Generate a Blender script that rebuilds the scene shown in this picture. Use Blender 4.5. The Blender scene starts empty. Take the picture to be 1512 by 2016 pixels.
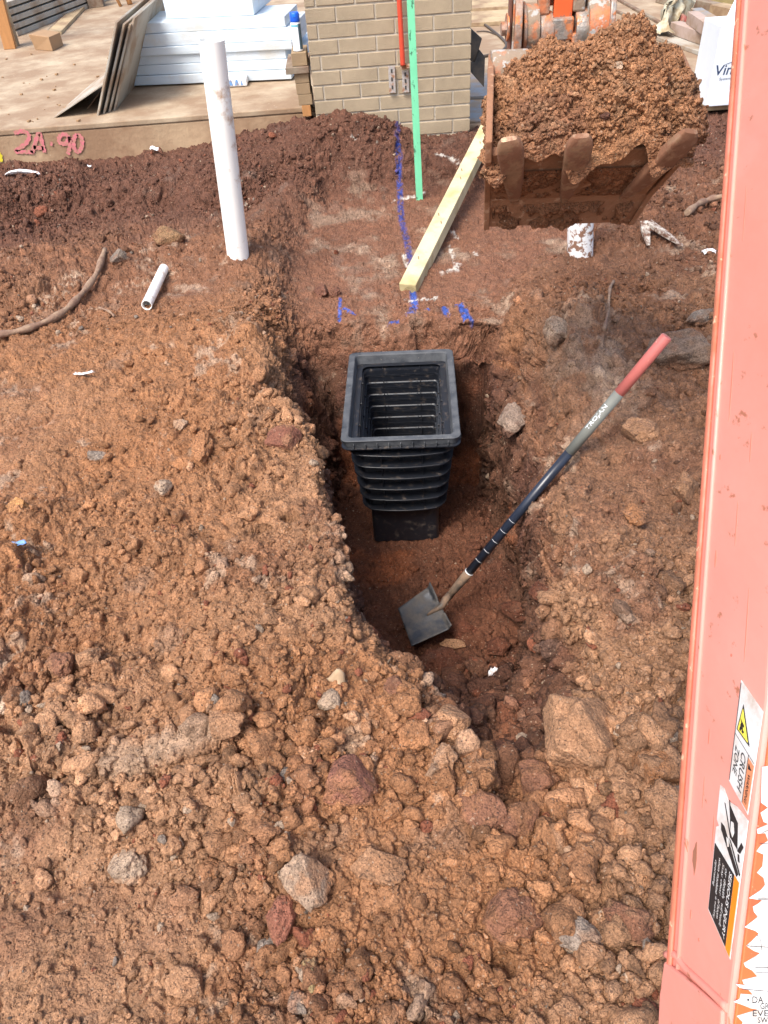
import bpy, math, random
import numpy as np
from mathutils import Vector, Matrix
random.seed(7); RNG = np.random.default_rng(11)
S = bpy.context.scene
# ------------------------------------------------------------------ camera
F = 1515.0; PITCH = math.radians(41.6); ROLL = math.radians(4.4); CX, CY = 756., 1008.; H = 1.6
_c, _s = math.cos(PITCH), math.sin(PITCH)
FWD = np.array([0, _c, -_s]); UP0 = np.array([0, _s, _c]); R0 = np.array([1., 0, 0])
RGT = R0*math.cos(ROLL)-UP0*math.sin(ROLL)
UPV = UP0*math.cos(ROLL)+R0*math.sin(ROLL)
CAM = np.array([0, 0, H])
cd = bpy.data.cameras.new('camera'); cam = bpy.data.objects.new('camera', cd)
S.collection.objects.link(cam)
cam.matrix_world = Matrix(((RGT[0], UPV[0], -FWD[0], 0), (RGT[1], UPV[1], -FWD[1], 0), (RGT[2], UPV[2], -FWD[2], H), (0, 0, 0, 1)))
cd.sensor_fit = 'HORIZONTAL'; cd.sensor_width = 36; cd.lens = 36*F/1512; cd.clip_end = 500; cd.clip_start = .02
S.camera = cam
# ------------------------------------------------------------------ light
w = bpy.data.worlds.new('World'); S.world = w; w.use_nodes = True
nt = w.node_tree; nt.nodes.clear()
sky = nt.nodes.new('ShaderNodeTexSky'); sky.sky_type = 'NISHITA'; sky.sun_disc = False
SUN_EL, SUN_AZ = math.radians(58), math.radians(-142)      # azimuth from +y towards +x
sky.sun_elevation = SUN_EL; sky.sun_rotation = SUN_AZ; sky.air_density = 1.0; sky.dust_density = 4.0; sky.ozone_density = 1.0
bg = nt.nodes.new('ShaderNodeBackground'); bg.inputs[1].default_value = .15
ow = nt.nodes.new('ShaderNodeOutputWorld')
nt.links.new(sky.outputs[0], bg.inputs[0]); nt.links.new(bg.outputs[0], ow.inputs[0])
sl = bpy.data.lights.new('sun', 'SUN'); sl.energy = 1.85; sl.angle = math.radians(22); sl.color = (1, .96, .91)
so = bpy.data.objects.new('sun', sl); S.collection.objects.link(so)
sd = Vector((math.cos(SUN_EL)*math.sin(SUN_AZ), math.cos(SUN_EL)*math.cos(SUN_AZ), math.sin(SUN_EL)))
so.rotation_euler = sd.to_track_quat('Z', 'Y').to_euler()
S.view_settings.view_transform = 'Standard'; S.view_settings.look = 'None'; S.view_settings.gamma = 1
S.view_settings.exposure = 1.0
# ------------------------------------------------------------------ projection helpers (photo pixel <-> place)
def ray(u, v): return FWD+RGT*(u-CX)/F-UPV*(v-CY)/F
def atz(u, v, z): r = ray(u, v); return CAM+r*((z-H)/r[2])
def aty(u, v, y): r = ray(u, v); return CAM+r*(y/r[1])
def atd(u, v, d): return CAM+ray(u, v)*d
def atplane(u, v, p, n): r = ray(u, v); return CAM+r*(np.dot(np.asarray(p)-CAM, n)/np.dot(r, n))
def projn(P):
    d = P-CAM; k = d@FWD
    return CX+F*(d@RGT)/k, CY-F*(d@UPV)/k, k
# ------------------------------------------------------------------ noise
def _h(ix, iy, iz, seed):
    x = (ix.astype(np.uint32)*np.uint32(374761393)+iy.astype(np.uint32)*np.uint32(668265263)
         + iz.astype(np.uint32)*np.uint32(2147483647)+np.uint32(seed*1274126177 & 0xffffffff))
    x = (x ^ (x >> np.uint32(13)))*np.uint32(1274126177)
    x = (x ^ (x >> np.uint32(16)))*np.uint32(2246822519)
    return ((x ^ (x >> np.uint32(15))).astype(np.float32))*np.float32(1/4294967296.)
def vnoise(P, scale, seed=0):
    """smooth value noise in [-1,1]"""
    q = (P/scale).astype(np.float32); i = np.floor(q); f = q-i; i = i.astype(np.int32); f = f*f*f*(f*(f*6-15)+10)
    out = 0
    for dx in (0, 1):
        wx = f[:, 0] if dx else 1-f[:, 0]
        for dy in (0, 1):
            wy = f[:, 1] if dy else 1-f[:, 1]
            for dz in (0, 1):
                wz = f[:, 2] if dz else 1-f[:, 2]
                out = out+wx*wy*wz*_h(i[:, 0]+dx, i[:, 1]+dy, i[:, 2]+dz, seed)
    return out*2-1
def fbm(P, scale, octs=4, seed=0, gain=.5):
    a = 1; o = 0; t = 0
    for k in range(octs):
        o = o+a*vnoise(P, scale/2**k, seed+k*7); t += a; a *= gain
    return o/t
def worley(P, scale, seed=0):
    """returns F1 distance (cell units) and a random per cell"""
    q = (P/scale).astype(np.float32); i = np.floor(q).astype(np.int32); f = q-i
    best = np.full(len(P), 9., np.float32); idv = np.zeros(len(P), np.float32); sec = np.full(len(P), 9., np.float32)
    for dx in (-1, 0, 1):
        for dy in (-1, 0, 1):
            for dz in (-1, 0, 1):
                a, b, c_ = i[:, 0]+dx, i[:, 1]+dy, i[:, 2]+dz
                h1 = _h(a, b, c_, seed); h2 = _h(a, b, c_, seed+1); h3 = _h(a, b, c_, seed+2)
                d = (dx+h1-f[:, 0])**2+(dy+h2-f[:, 1])**2+(dz+h3-f[:, 2])**2
                m = d < best
                sec = np.where(m, best, np.minimum(sec, d)); best = np.where(m, d, best)
                idv = np.where(m, (h1*7.13+h2*3.7+h3*5.3) % 1, idv)
    return np.sqrt(best), idv, np.sqrt(sec)
def sstep(a, b, x): t = np.clip((x-a)/(b-a), 0, 1); return t*t*(3-2*t)
def segdist(X, Y, pts, closed=False):
    d = np.full(X.shape, 1e9); n = len(pts)
    for k in range(n if closed else n-1):
        ax, ay = pts[k][:2]; bx, by = pts[(k+1) % n][:2]
        vx, vy = bx-ax, by-ay; t = np.clip(((X-ax)*vx+(Y-ay)*vy)/(vx*vx+vy*vy+1e-12), 0, 1)
        d = np.minimum(d, (X-ax-t*vx)**2+(Y-ay-t*vy)**2)
    return np.sqrt(d)
def inpoly(X, Y, pts):
    r = np.zeros(X.shape, bool); n = len(pts)
    for k in range(n):
        ax, ay = pts[k]; bx, by = pts[(k+1) % n]
        c_ = ((ay > Y) != (by > Y)) & (X < (bx-ax)*(Y-ay)/((by-ay) or 1e-12)+ax); r ^= c_
    return r
def sdf(X, Y, pts): d = segdist(X, Y, pts, True); return np.where(inpoly(X, Y, pts), -d, d)
# ------------------------------------------------------------------ object helpers
LINK = S.collection.objects.link
def tag(o, label=None, cat=None, group=None, kind=None):
    if label: o['label'] = label
    if cat: o['category'] = cat
    if group: o['group'] = group
    if kind: o['kind'] = kind
    return o
def empty(name, loc, label=None, cat=None, group=None, kind=None):
    o = bpy.data.objects.new(name, None); LINK(o); o.location = Vector([float(a) for a in loc]); o.empty_display_size = .1
    return tag(o, label, cat, group, kind)
def link(name, me, mat, parent=None, bevel=0, smooth=False, seg=2):
    o = bpy.data.objects.new(name, me); LINK(o)
    if mat and not me.materials: me.materials.append(mat)
    if parent:
        o.parent = parent
        # vertices are given in world space: bring them into the parent's
        pw = Vector((0, 0, 0)); p = parent
        while p: pw += p.location; p = p.parent
        me.transform(Matrix.Translation(-pw))
    else:
        n = len(me.vertices); a = np.empty(n*3, np.float32); me.vertices.foreach_get('co', a); a = a.reshape(-1, 3)
        c_ = Vector([float(a[:, 0].mean()), float(a[:, 1].mean()), float(a[:, 2].min())])
        me.transform(Matrix.Translation(-c_)); o.location = c_
    if bevel:
        m = o.modifiers.new('bevel', 'BEVEL'); m.width = bevel; m.segments = seg; m.limit_method = 'ANGLE'; m.angle_limit = math.radians(35)
    if smooth: me.polygons.foreach_set('use_smooth', [True]*len(me.polygons))
    return o
class MB:
    def __init__(s): s.v = []; s.f = []; s.sm = []
    def add(s, vs, fs, smooth=False):
        b = len(s.v); s.v += [tuple(float(q) for q in a) for a in vs]; s.f += [tuple(i+b for i in f) for f in fs]; s.sm += [smooth]*len(fs); return s
    def box(s, c, size, rot=None):
        c = np.array(c, float); h = np.array(size)/2.; R = np.eye(3) if rot is None else np.array(rot)
        vs = [c+R@(h*np.array(k)) for k in ((-1, -1, -1), (1, -1, -1), (1, 1, -1), (-1, 1, -1), (-1, -1, 1), (1, -1, 1), (1, 1, 1), (-1, 1, 1))]
        return s.hexa(vs)
    def hexa(s, vs): return s.add(vs, [(3, 2, 1, 0), (4, 5, 6, 7), (0, 1, 5, 4), (1, 2, 6, 5), (2, 3, 7, 6), (3, 0, 4, 7)])
    def prism(s, poly, off):
        """polygon of 3D points extruded by vector off"""
        n = len(poly); off = np.array(off, float); P = [np.array(p, float) for p in poly]
        vs = P+[p+off for p in P]
        fs = [tuple(range(n))[::-1], tuple(range(n, 2*n))]+[(i, (i+1) % n, n+(i+1) % n, n+i) for i in range(n)]
        return s.add(vs, fs)
    def tube(s, path, rad, n=16, cap=True, smooth=True):
        P = [np.array(p, float) for p in path]; R = rad if hasattr(rad, '__len__') else [rad]*len(P)
        vs = []; fs = []; ref = None
        for i, p in enumerate(P):
            t = P[min(i+1, len(P)-1)]-P[max(i-1, 0)]; t = t/(np.linalg.norm(t)+1e-12)
            if ref is None:
                ref = np.array([0, 0, 1.]) if abs(t[2]) < .9 else np.array([1., 0, 0])
            a = np.cross(t, ref); a /= np.linalg.norm(a)+1e-12; b = np.cross(a, t); ref = b
            for k in range(n):
                q = 2*math.pi*k/n; vs.append(p+R[i]*(a*math.cos(q)+b*math.sin(q)))
        for i in range(len(P)-1):
            for k in range(n): k2 = (k+1) % n; fs.append((i*n+k, i*n+k2, (i+1)*n+k2, (i+1)*n+k))
        s.add(vs, fs, smooth)
        if cap:
            b = len(s.v)-len(vs); s.f += [tuple(b+k for k in range(n))[::-1], tuple(b+(len(P)-1)*n+k for k in range(n))]; s.sm += [False, False]
        return s
    def me(s, name='m'):
        m = bpy.data.meshes.new(name); m.from_pydata(s.v, [], s.f); m.polygons.foreach_set('use_smooth', s.sm); m.update(); 
        return m
    def build(s, name, mat, parent=None, bevel=0, seg=2): return link(name, s.me(name), mat, parent, bevel, seg=seg)
def each(name, mt, parent, boxes, bevel=0):
    for c_, s_, R_ in boxes: m_ = MB(); m_.box(c_, s_, R_); m_.build(name, mt, parent, bevel)
def rotz(a): c_, s_ = math.cos(a), math.sin(a); return np.array([[c_, -s_, 0], [s_, c_, 0], [0, 0, 1]])
def frame(x, y=None, z=None):
    """3 columns from an x axis and a rough z axis"""
    x = np.array(x, float); x /= np.linalg.norm(x); z = np.array(z if z is not None else (0, 0, 1), float)
    y = np.cross(z, x); y /= np.linalg.norm(y); z = np.cross(x, y); return np.stack([x, y, z], 1)
def npmesh(name, V, Fq, col=None, smooth=True):
    m = bpy.data.meshes.new(name); nf, k = Fq.shape
    m.vertices.add(len(V)); m.vertices.foreach_set('co', V.astype(np.float32).ravel())
    m.loops.add(nf*k); m.loops.foreach_set('vertex_index', Fq.astype(np.int32).ravel())
    m.polygons.add(nf); m.polygons.foreach_set('loop_start', np.arange(0, nf*k, k, dtype=np.int32)); m.polygons.foreach_set('loop_total', np.full(nf, k, np.int32))
    m.polygons.foreach_set('use_smooth', np.full(nf, smooth)); m.update(calc_edges=True)
    if col is not None:
        ca = m.color_attributes.new('soil', 'FLOAT_COLOR', 'POINT')
        c4 = np.ones((len(V), 4), np.float32); c4[:, :3] = col; ca.data.foreach_set('color', c4.ravel())
    return m
# ------------------------------------------------------------------ materials
def mat(name, col, rough=.6, metal=0, spec=.5, dirt=None, dirt_scale=6, dirt_amt=.5, dirt_edge=.08, vary=.12, vscale=12, bump=0, bscale=60, stretch=None, coat=0, sharp=None, detail=6, fleck=None):
    m = bpy.data.materials.new(name); m.use_nodes = True; t = m.node_tree; N = t.nodes; L = t.links
    b = N['Principled BSDF']; b.inputs['Roughness'].default_value = rough; b.inputs['Metallic'].default_value = metal
    b.inputs['Specular IOR Level'].default_value = spec; b.inputs['Coat Weight'].default_value = coat
    tc = N.new('ShaderNodeTexCoord'); src = tc.outputs['Object']
    if stretch:
        mp = N.new('ShaderNodeMapping'); mp.inputs['Scale'].default_value = stretch; L.new(src, mp.inputs[0]); src = mp.outputs[0]
    n = N.new('ShaderNodeTexNoise'); n.inputs['Scale'].default_value = vscale; n.inputs['Detail'].default_value = detail; n.inputs['Roughness'].default_value = .65
    L.new(src, n.inputs['Vector'])
    mx = N.new('ShaderNodeMix'); mx.data_type = 'RGBA'; mx.blend_type = 'MIX'
    lo = [max(0, c_*(1-vary*2)) for c_ in col]+[1]; hi = [min(1, c_*(1+vary*2)) for c_ in col]+[1]
    mx.inputs[6].default_value = lo; mx.inputs[7].default_value = hi
    L.new(n.outputs[0], mx.inputs[0]); out = mx.outputs[2]
    def layer(out, c2, scale, amt, edge, seed):
        n2 = N.new('ShaderNodeTexNoise'); n2.noise_dimensions = '4D'; n2.inputs['W'].default_value = seed
        n2.inputs['Scale'].default_value = scale; n2.inputs['Detail'].default_value = 9; n2.inputs['Roughness'].default_value = .62
        L.new(src, n2.inputs['Vector'])
        r = N.new('ShaderNodeMapRange'); th = .62-.24*amt; r.inputs[1].default_value = th-edge; r.inputs[2].default_value = th+edge
        L.new(n2.outputs[0], r.inputs[0])
        m2 = N.new('ShaderNodeMix'); m2.data_type = 'RGBA'; L.new(r.outputs[0], m2.inputs[0]); L.new(out, m2.inputs[6]); m2.inputs[7].default_value = list(c2)+[1]
        return m2.outputs[2], r.outputs[0]
    if dirt:
        out, msk = layer(out, dirt, dirt_scale, dirt_amt, dirt_edge, 3.3)
        rr = N.new('ShaderNodeMapRange'); rr.inputs[3].default_value = rough; rr.inputs[4].default_value = .9; L.new(msk, rr.inputs[0]); L.new(rr.outputs[0], b.inputs['Roughness'])
        if metal:
            r3 = N.new('ShaderNodeMapRange'); r3.inputs[3].default_value = metal; r3.inputs[4].default_value = 0; L.new(msk, r3.inputs[0]); L.new(r3.outputs[0], b.inputs['Metallic'])
    if fleck: out, _ = layer(out, fleck[0], fleck[1], fleck[2], .02, 8.1)
    L.new(out, b.inputs['Base Color'])
    if bump:
        nb = N.new('ShaderNodeTexNoise'); nb.inputs['Scale'].default_value = bscale; nb.inputs['Detail'].default_value = 5; L.new(src, nb.inputs['Vector'])
        bp = N.new('ShaderNodeBump'); bp.inputs['Strength'].default_value = bump; bp.inputs['Distance'].default_value = .01; L.new(nb.outputs[0], bp.inputs['Height']); L.new(bp.outputs[0], b.inputs['Normal'])
    return m
def soil_mat(name, flat=None, bump=1.0, pore=0):
    m = bpy.data.materials.new(name); m.use_nodes = True; t = m.node_tree; N = t.nodes; L = t.links
    b = N['Principled BSDF']; b.inputs['Roughness'].default_value = .82; b.inputs['Specular IOR Level'].default_value = .3
    geo = N.new('ShaderNodeNewGeometry'); src = geo.outputs['Position']
    if flat is None:
        at = N.new('ShaderNodeVertexColor'); at.layer_name = 'soil'; c0 = at.outputs[0]
    else:
        rg = N.new('ShaderNodeRGB'); rg.outputs[0].default_value = list(flat)+[1]; c0 = rg.outputs[0]
    def noise(sc, det=4, ro=.6, w_=0):
        n = N.new('ShaderNodeTexNoise'); n.noise_dimensions = '4D'; n.inputs['W'].default_value = w_; n.inputs['Scale'].default_value = sc; n.inputs['Detail'].default_value = det; n.inputs['Roughness'].default_value = ro; L.new(src, n.inputs['Vector']); return n.outputs[0]
    def rng(x, a, b_, c_, d_):
        r = N.new('ShaderNodeMapRange'); r.inputs[1].default_value = a; r.inputs[2].default_value = b_; r.inputs[3].default_value = c_; r.inputs[4].default_value = d_; L.new(x, r.inputs[0]); return r.outputs[0]
    def mul(c_, f_):
        v = N.new('ShaderNodeVectorMath'); v.operation = 'SCALE'; L.new(c_, v.inputs[0]); L.new(f_, v.inputs[3]); return v.outputs[0]
    def mixc(fac, a, col):
        x = N.new('ShaderNodeMix'); x.data_type = 'RGBA'; L.new(fac, x.inputs[0]); L.new(a, x.inputs[6]); x.inputs[7].default_value = list(col)+[1]; return x.outputs[2]
    # mid blotches, fine grains
    c0 = mul(c0, rng(noise(26, 5, .7, 1), .3, .7, .66, 1.36))
    c0 = mul(c0, rng(noise(190, 3, .75, 2), .3, .7, .55, 1.48))
    vo = N.new('ShaderNodeTexVoronoi'); vo.inputs['Scale'].default_value = 260; L.new(src, vo.inputs['Vector'])
    sep = N.new('ShaderNodeSeparateColor'); L.new(vo.outputs['Color'], sep.inputs[0])
    c0 = mixc(rng(sep.outputs[0], .985, .99, 0, .6), c0, (.45, .32, .22))     # pale grit
    c0 = mixc(rng(sep.outputs[1], .975, .985, 0, .7), c0, (.05, .03, .025))    # dark grit
    if pore:
        v3 = N.new('ShaderNodeTexVoronoi'); v3.inputs['Scale'].default_value = 170; L.new(src, v3.inputs['Vector'])
        c0 = mixc(rng(v3.outputs['Distance'], .12, .3, pore, 0), c0, (.05, .03, .025))
    L.new(c0, b.inputs['Base Color'])
    # bump: crumb structure at three scales
    v2 = N.new('ShaderNodeTexVoronoi'); v2.feature = 'SMOOTH_F1'; v2.inputs['Scale'].default_value = 95; v2.inputs['Smoothness'].default_value = .25; L.new(src, v2.inputs['Vector'])
    v4 = N.new('ShaderNodeTexVoronoi'); v4.inputs['Scale'].default_value = 240; L.new(src, v4.inputs['Vector'])
    b1 = N.new('ShaderNodeBump'); b1.invert = True; b1.inputs['Strength'].default_value = .9*bump; b1.inputs['Distance'].default_value = .006; L.new(v2.outputs['Distance'], b1.inputs['Height'])
    b2 = N.new('ShaderNodeBump'); b2.invert = True; b2.inputs['Strength'].default_value = .8*bump; b2.inputs['Distance'].default_value = .0035; L.new(v4.outputs['Distance'], b2.inputs['Height']); L.new(b1.outputs[0], b2.inputs['Normal'])
    b3 = N.new('ShaderNodeBump'); b3.inputs['Strength'].default_value = .9*bump; b3.inputs['Distance'].default_value = .012; L.new(noise(45, 8, .72, 5), b3.inputs['Height']); L.new(b2.outputs[0], b3.inputs['Normal'])
    L.new(b3.outputs[0], b.inputs['Normal'])
    return m
MSOIL = soil_mat('soil')
# palette (albedo)
TAN = np.array([.36, .194, .104]); ORG = np.array([.305, .138, .060]); MID = np.array([.185, .084, .048])
DARK = np.array([.10, .043, .027]); RED = np.array([.19, .066, .035]); PALE = np.array([.46, .33, .23]); GREY = np.array([.21, .165, .13])
# ------------------------------------------------------------------ terrain
FLOOR = [(-.20, 3.12), (-.24, 2.5), (-.2, 2.0), (-.13, 1.74), (.0, 1.52), (.07, 1.38), (.18, 1.32), (.30, 1.32), (.38, 1.40), (.44, 1.75), (.47, 2.0), (.50, 2.4), (.49, 2.9), (.47, 3.10)]
TOP = [(-.60, 3.3), (-.44, 2.9), (-.33, 2.4), (-.24, 2.0), (-.17, 1.65), (-.10, 1.34), (-.01, 1.12), (.07, .96), (.20, .72), (.47, .74), (.53, 1.05), (.50, 1.35), (.57, 1.7), (.69, 2.05), (.74, 2.4), (.73, 2.85), (.64, 3.1), (.5, 3.25), (0, 3.30), (-.3, 3.34)]
SHAL = [(-.34, 3.1), (-.40, 4.0), (-.42, 4.6), (-.25, 5.0), (.3, 5.12), (.9, 5.05), (1.25, 4.5), (1.25, 3.95), (.85, 3.6), (.62, 3.1)]
HOLES = [(100, 1530, .05, .05), (225, 1545, .045, .04), (160, 1575, .03, .05), (300, 1545, .03, .05), (345, 1540, .04, .05), (620, 1500, .02, .05), (1205, 1530, .03, .05), (500, 1075, .03, .06), (560, 1050, .035, .06), (975, 1865, .02, .03), (1280, 560, .07, .12), (1015, 1440, .03, .04), (845, 1405, .025, .05)]
HOLES = [(atz(u, v, 0)[0], atz(u, v, 0)[1], r, d) for u, v, r, d in HOLES]
def gp0(u_, v_): q = atz(u_, v_, 0); return (q[0], q[1])
def gauss(X, Y, x, y, rx, ry, a): return a*np.exp(-((X-x)/rx)**2-((Y-y)/ry)**2)
def height(X, Y):
    P = np.stack([X.ravel(), Y.ravel(), np.zeros(X.size)], 1)
    rs = X.shape
    w1 = fbm(P, .35, 4, 3).reshape(rs)*.10; w2 = fbm(P, .35, 4, 31).reshape(rs)*.10
    wx, wy = X+w1, Y+w2
    near = sstep(6.5, 5.6, Y)
    z = fbm(P, .9, 3, 5).reshape(rs)*.045+fbm(P, .3, 3, 15).reshape(rs)*.028
    # shallow levelled excavation behind the pit
    s = sdf(wx, wy, SHAL); m = sstep(.16, -.10, s)
    z = z*(1-.8*m)-.13*m
    # left: dip in front of the slab, soil bank against it
    bl = sstep(-.35, -.75, X)*sstep(4.05, 4.5, Y+w1*2)*sstep(5.22, 4.98, Y+w2*1.5); z = z-.17*bl
    bank = sstep(5.0, 5.45, Y+w2)*sstep(6.2, 5.7, Y)
    z = z*(1-.5*bank)+bank*-.015*sstep(-.4, -.9, X)
    z = z+gauss(X, Y, -.02, 5.50, .40, .36, .19)*sstep(.6, .2, X) + gauss(X, Y, -.62, 5.6, .45, .4, .11)
    z = z+gauss(X, Y, 1.0, 5.3, .5, .35, .05)
    z = z+sstep(.1, .6, Y-5.6)*sstep(.7, .9, X)*-.10
    z = z+gauss(wx, 0, -.66, 0, .20, 1, .045)*sstep(3.5, 3.8, Y)*sstep(5.0, 4.7, Y)+gauss(wx, 0, 1.42, 0, .22, 1, .09)*sstep(3.4, 3.8, Y)*sstep(5.2, 4.7, Y)
    # left side heaps and right bank relief
    z = z+gauss(wx, wy, -.66, 3.72, .22, .16, .02)+gauss(wx, wy, -1.7, 3.9, .5, .3, .06)+gauss(wx, wy, -.30, 1.50, .25, .35, .05)+gauss(wx, wy, -.45, 1.1, .3, .2, .04)
    z = z+gauss(wx, wy, .95, 2.75, .22, .4, .10)+gauss(wx, wy, 1.05, 1.9, .2, .4, .05)+gauss(X, Y, .74, 2.12, .15, .28, -.07)+gauss(wx, wy, .9, 1.1, .2, .3, .05)+gauss(wx, wy, .66, 1.45, .12, .32, .07)+gauss(wx, wy, .78, 2.75, .14, .30, .06)
    z = z-.05*sstep(.10, -.1, sdf(wx, wy, [(-1.0, .3), (-.35, .3), (-.25, .62), (-.5, .8), (-.95, .8)]))
    z = z+.032*np.exp(-(segdist(wx*.4+X*.6, wy*.4+Y*.6, [gp0(u_, v_) for u_, v_ in ((205, 1500), (300, 1490), (430, 1465), (470, 1440))])/.035)**4)
    z = z+.026*np.exp(-(segdist(wx*.5+X*.5, wy*.5+Y*.5, [gp0(u_, v_) for u_, v_ in ((310, 1585), (400, 1550), (520, 1540), (640, 1560))])/.028)**4)
    for x, y, r, d in HOLES: z = z-d*np.exp(-(((wx-x)/r)**2+((wy-y)/(r*.7))**2)**2)
    # the deep trench
    w3 = vnoise(P, .13, 63).reshape(rs)*.030+vnoise(P, .06, 64).reshape(rs)*.012; w4 = vnoise(P, .13, 65).reshape(rs)*.03
    wx2, wy2 = X+w1*.6+w3, Y+w2*.6+w4
    dt = sdf(wx2, wy2, TOP); df = sdf(wx2, wy2, FLOOR)
    ins = dt < 0
    t = np.where(ins, -dt/(-dt+np.maximum(df, 0)+1e-6), 0)
    left = sstep(.25, -.05, X)*sstep(1.2, 1.7, Y)*sstep(3.5, 3.2, Y)
    prof_l = .36*sstep(0, .62, t)+.64*sstep(.55, 1, t)
    prof_r = .24*sstep(0, .5, t)+.76*sstep(.60, .86, t)
    nearend = sstep(1.55, 1.25, Y)*sstep(.06, .2, X)
    prof_n = .9*t+.15*sstep(.2, 1, t)+.05*np.sin(t*16+w1*30)*t*(1-t)*2
    pr = prof_l*left+prof_r*(1-left); pr = pr*(1-nearend)+prof_n*nearend
    fl = -.83+fbm(P, .25, 4, 77).reshape(rs)*.035+.34*sstep(1.85, 1.2, Y)
    z = z*(1-pr)+fl*pr
    return z, m, pr, near
# rows: dense where the picture is dense, more on the steep end faces
vs_ = np.arange(2075, 205, -2.1); ys = [atz(756, v, 0)[1] for v in vs_]
ys = np.array(ys); ys = ys[ys < 6.1]
ex = np.concatenate([np.linspace(3.14, 3.46, 90), np.linspace(4.9, 5.5, 60)])
ys = np.unique(np.concatenate([ys, ex])); ys = ys[np.concatenate([[True], np.diff(ys) > 8e-4])]
ys = np.concatenate([[-12, -6, -3, -1.8, -1.2, -.9], np.linspace(-.7, .36, 190), ys[ys > .365], [6.4, 6.9, 7.6, 9, 12, 16, 25, 45, 90]])
NC = 1650
fine = np.linspace(-1, 1, 4400)
def halfw(y): return 1.25+.58*max(y, 0)
rowsX = []
Xf = np.stack([fine*halfw(y) for y in ys]); Yf = np.repeat(ys[:, None], len(fine), 1)
Zf, _, _, _ = height(Xf[:, ::4], Yf[:, ::4])
for i in range(len(ys)):
    z = np.interp(fine, fine[::4], Zf[i]); x = Xf[i]; xm = (x[1:]+x[:-1])/2; dn = 1-.72*sstep(.58, .75, np.abs(xm)/halfw(ys[i]) if ys[i] > .3 else np.abs(xm)/1.2)
    s = np.concatenate([[0], np.cumsum(np.hypot(np.diff(x), np.diff(z)*.9)*dn)]); s /= s[-1]
    rowsX.append(s)
Sm = np.stack(rowsX)
k = 9; pad = np.pad(Sm, ((k, k), (0, 0)), mode='edge'); cs = np.cumsum(np.vstack([np.zeros((1, Sm.shape[1])), pad]), 0); Sm = (cs[2*k+1:]-cs[:-2*k-1])/(2*k+1)
u = np.linspace(0, 1, NC)
GX = np.stack([np.interp(u, Sm[i], Xf[i]) for i in range(len(ys))])
outer = np.array([1.1, 1.25, 1.5, 2, 3, 5, 9, 20.])
hw = np.array([halfw(y) for y in ys])[:, None]
GX = np.concatenate([-hw*outer[::-1], GX, hw*outer], 1); GY = np.repeat(ys[:, None], GX.shape[1], 1)
Z, mS, mT, _ = height(GX, GY)
nr, nc = GX.shape
P0 = np.stack([GX, GY, Z], 2)
du = np.gradient(P0, axis=1); dv = np.gradient(P0, axis=0); Nn = np.cross(du, dv); Nn /= np.linalg.norm(Nn, axis=2, keepdims=True)+1e-9
P = P0.reshape(-1, 3); Nn = Nn.reshape(-1, 3); mS = mS.ravel(); mT = mT.ravel()
x, y = P[:, 0], P[:, 1]
# how cloddy each place is
A = np.ones(len(P))
A *= 1-.6*mS
A *= 1-.78*sstep(.12, -.12, sdf(x+.08*vnoise(P, .2, 61), y+.08*vnoise(P, .2, 62), [(-1.2, .2), (-.40, .2), (-.33, .62), (-.55, .86), (-1.3, .95)]))
A *= 1-.5*sstep(.3, -.1, sdf(x, y, [(-1.7, 2.0), (-.75, 2.0), (-.62, 2.9), (-.8, 3.6), (-1.7, 3.1)]))
A *= .62+.55*sstep(-.25, .3, fbm(P, .42, 3, 91))
rub = np.exp(-((x-.30)/.32)**2-((y-.98)/.24)**2); A = np.maximum(A, rub*1.05)
A *= 1-.8*np.exp(-(segdist(x, y, [gp0(u_, v_) for u_, v_ in ((215, 1505), (300, 1490), (430, 1468))])/.028)**2)
A *= sstep(7., 5.9, y); inb = sstep(1.08, .99, np.abs(x)/(1.25+.58*np.maximum(y, 0)))*sstep(-.75, -.6, y); A *= inb
wall = np.sqrt(np.clip(1-Nn[:, 2]**2, 0, 1))
dsp = np.zeros(len(P)); cellcol = np.zeros(len(P))
Q = P+np.stack([vnoise(P, .05, 41), vnoise(P, .05, 42), vnoise(P, .05, 43)], 1)*.012
for sc, am, pw, sd_ in ((.17, .040, 2.2, 1), (.085, .026, 1.6, 11), (.042, .015, 1.1, 21), (.021, .0085, .8, 33), (.0105, .0035, .5, 47)):
    d, idv, d2 = worley(Q, sc, sd_)
    dome = np.sqrt(np.clip(1-(d/.72)**2, 0, 1)); edge = sstep(0, .22, d2-d)
    dsp += am*A*(idv**pw)*dome*edge
    if sc > .02 and sc < .1: cellcol += (idv-.5)*edge*.5*A
    if sc < .1: dsp -= am*.25*A*(1-edge)
wq = P*np.array([1, 1, .6]); d, idv, d2 = worley(wq+Q-P, .20, 71); dsp += sstep(.35, .8, wall)*(x > .2)*(.055*idv*np.sqrt(np.clip(1-(d/.8)**2, 0, 1))-.02+.03*fbm(wq, .12, 4, 72))
dsp += fbm(P, .06, 5, 9, .6)*.012*(A*.6+.5)+fbm(P, .25, 3, 19)*.02*wall
dsp += np.abs(fbm(P, .1, 5, 29, .55))*-.016
dsp -= .010*np.clip(.07-np.abs(fbm(P, .13, 4, 39, .6)), 0, 1)/.07*sstep(.2, .6, 1-A)
dsp *= inb
PD = P+Nn*dsp[:, None]
TP = PD
TU, TV, TK = projn(TP); TK = np.where(TK > .05, TK, 1e9)
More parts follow.
